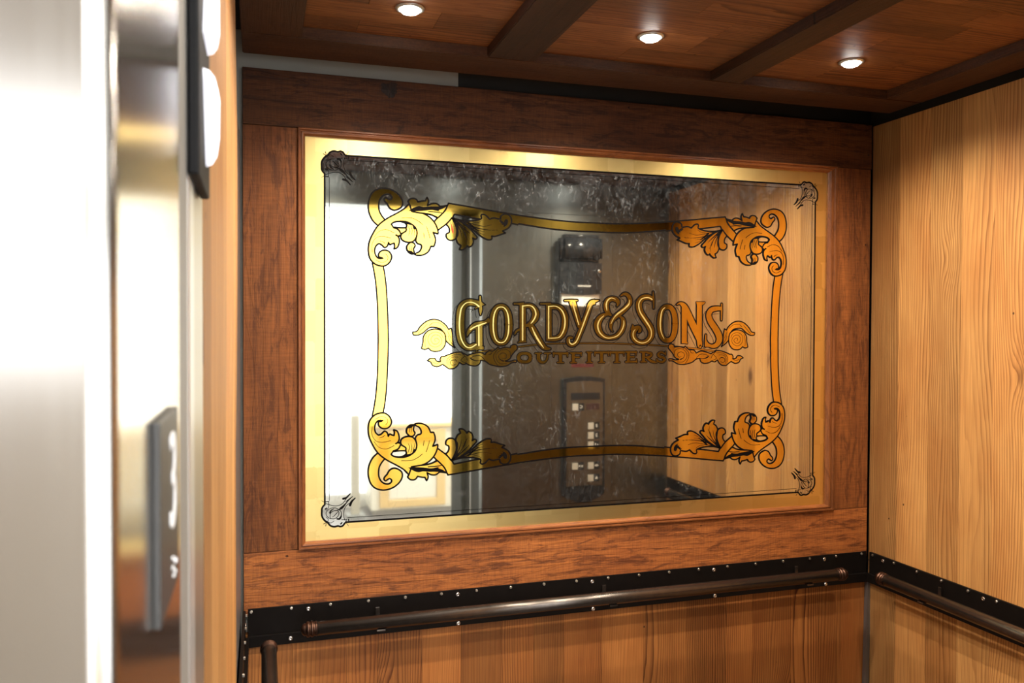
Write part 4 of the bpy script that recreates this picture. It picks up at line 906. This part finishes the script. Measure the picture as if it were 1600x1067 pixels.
# lettering
def letter(name, d, hl=True, shadow=True, fmat='gold_matte'):
    st = [smooth(P2(s), False, 5) for s in d['s']]; po = [smooth(P2(s), True, 4) for s in d['p']]
    if shadow:
        sh = bmesh.new()
        for s in st:
            if len(s) < 12: continue
            for sg in (1, -1):
                c = []
                for i, p in enumerate(s):
                    a = s[max(0, i-1)]; b = s[min(len(s)-1, i+1)]; tx, tz = b[0]-a[0], b[1]-a[1]; l = math.hypot(tx, tz) or 1
                    h = p[2]/2+0.0022; c.append((p[0]-sg*tz/l*h, p[1]+sg*tx/l*h))
                ribbon(sh, c, 0.0013, LY(0.6), False, dx=-0.0085, dz=-0.0085, caps=False)
    bk = bmesh.new(); g = bmesh.new()
    def ext(s, d):      # lengthen blunt ends so the black edge also closes them
        s = [list(p) for p in s]
        for i, j in ((0, 1), (-1, -2)):
            if s[i][2] > 0.0085:
                tx, tz = s[i][0]-s[j][0], s[i][1]-s[j][1]; l = math.hypot(tx, tz) or 1; s[i][0] += tx/l*d; s[i][1] += tz/l*d
        return s
    for i, s in enumerate(st): ribbon(bk, ext(s, 0.0030), None, LY(3+0.08*i), grow=0.0035); ribbon(g, s, None, LY(4+0.08*i), grow=-0.0004)
    for i, q in enumerate(po):
        ribbon(bk, q, 0.0050, LY(3.5+0.08*i), True); fill(g, q, LY(4.45+0.08*i))
    o = part('letter_' + name, g, M[fmat], mir); part('outline', bk, M['paint'], o)
    if shadow: part('shadow_line', sh, M['paint'], o)
    if hl and d.get('h'):
        h = bmesh.new()
        for i, s in enumerate(d['h']): ribbon(h, smooth(P2(s), False, 5), None, LY(5.2+0.08*i))
        part('centre_line', h, M['gold_line'], o)
for nm, key in (('g', 'G'), ('o', 'O'), ('r', 'R'), ('d', 'D'), ('y', 'Y'), ('ampersand', '&'), ('s', 'S'), ('o', 'O2'), ('n', 'N'), ('s', 'S2')): letter(nm, D['L'][key])
for nm, key in (('o', 'O'), ('u', 'U'), ('t', 'T'), ('f', 'F'), ('i', 'I'), ('t', 'T2'), ('t', 'T3'), ('e', 'E'), ('r', 'R'), ('s', 'S')):
    st = [smooth(P2(s), False, 4) for s in D['sub'][key]]; bk = bmesh.new(); g = bmesh.new()
    for i, s in enumerate(st): ribbon(bk, s, None, LY(3+0.08*i), grow=0.0020); ribbon(g, s, None, LY(4+0.08*i), grow=-0.0002)
    o = part('small_letter_' + nm, g, M['gold_matte'], mir); part('outline', bk, M['paint'], o)
r_ = smooth(P2(D['rule']), False, 6); bm = bmesh.new(); ribbon(bm, r_, 0.0030, LY(1.6)); o = part('curved_rule', bm, M['gold'], mir)
bm = bmesh.new(); ribbon(bm, r_, 0.0066, LY(1.2)); part('outline', bm, M['paint'], o)
H = D['H']
for sx in (1, -1):
    cx_ = CX + (0.0 if sx == 1 else 0.0095)
    for nm, seq, ln, base in (('spiral_leaf', ['frond', 'disc'], 'lines', 1.7), ('leafy_scroll', ['scroll'], 'slines', 2)):
        g = bmesh.new(); bl = bmesh.new()
        for i, q in enumerate(seq):
            s = smooth(P2(H[q]), True, 5); fill(g, s, LY(base+0.5*i), sx, cx=cx_); ribbon(bl, s, 0.0038, LY(base+0.5*i+0.25), True, sx, cx=cx_)
        for s in H[ln]: ribbon(bl, smooth(P2(s), False, 5), None, LY(base+1.0), False, sx, cx=cx_)
        o = part(nm, g, M['gold'], mir); part('black_linework', bl, M['paint'], o)
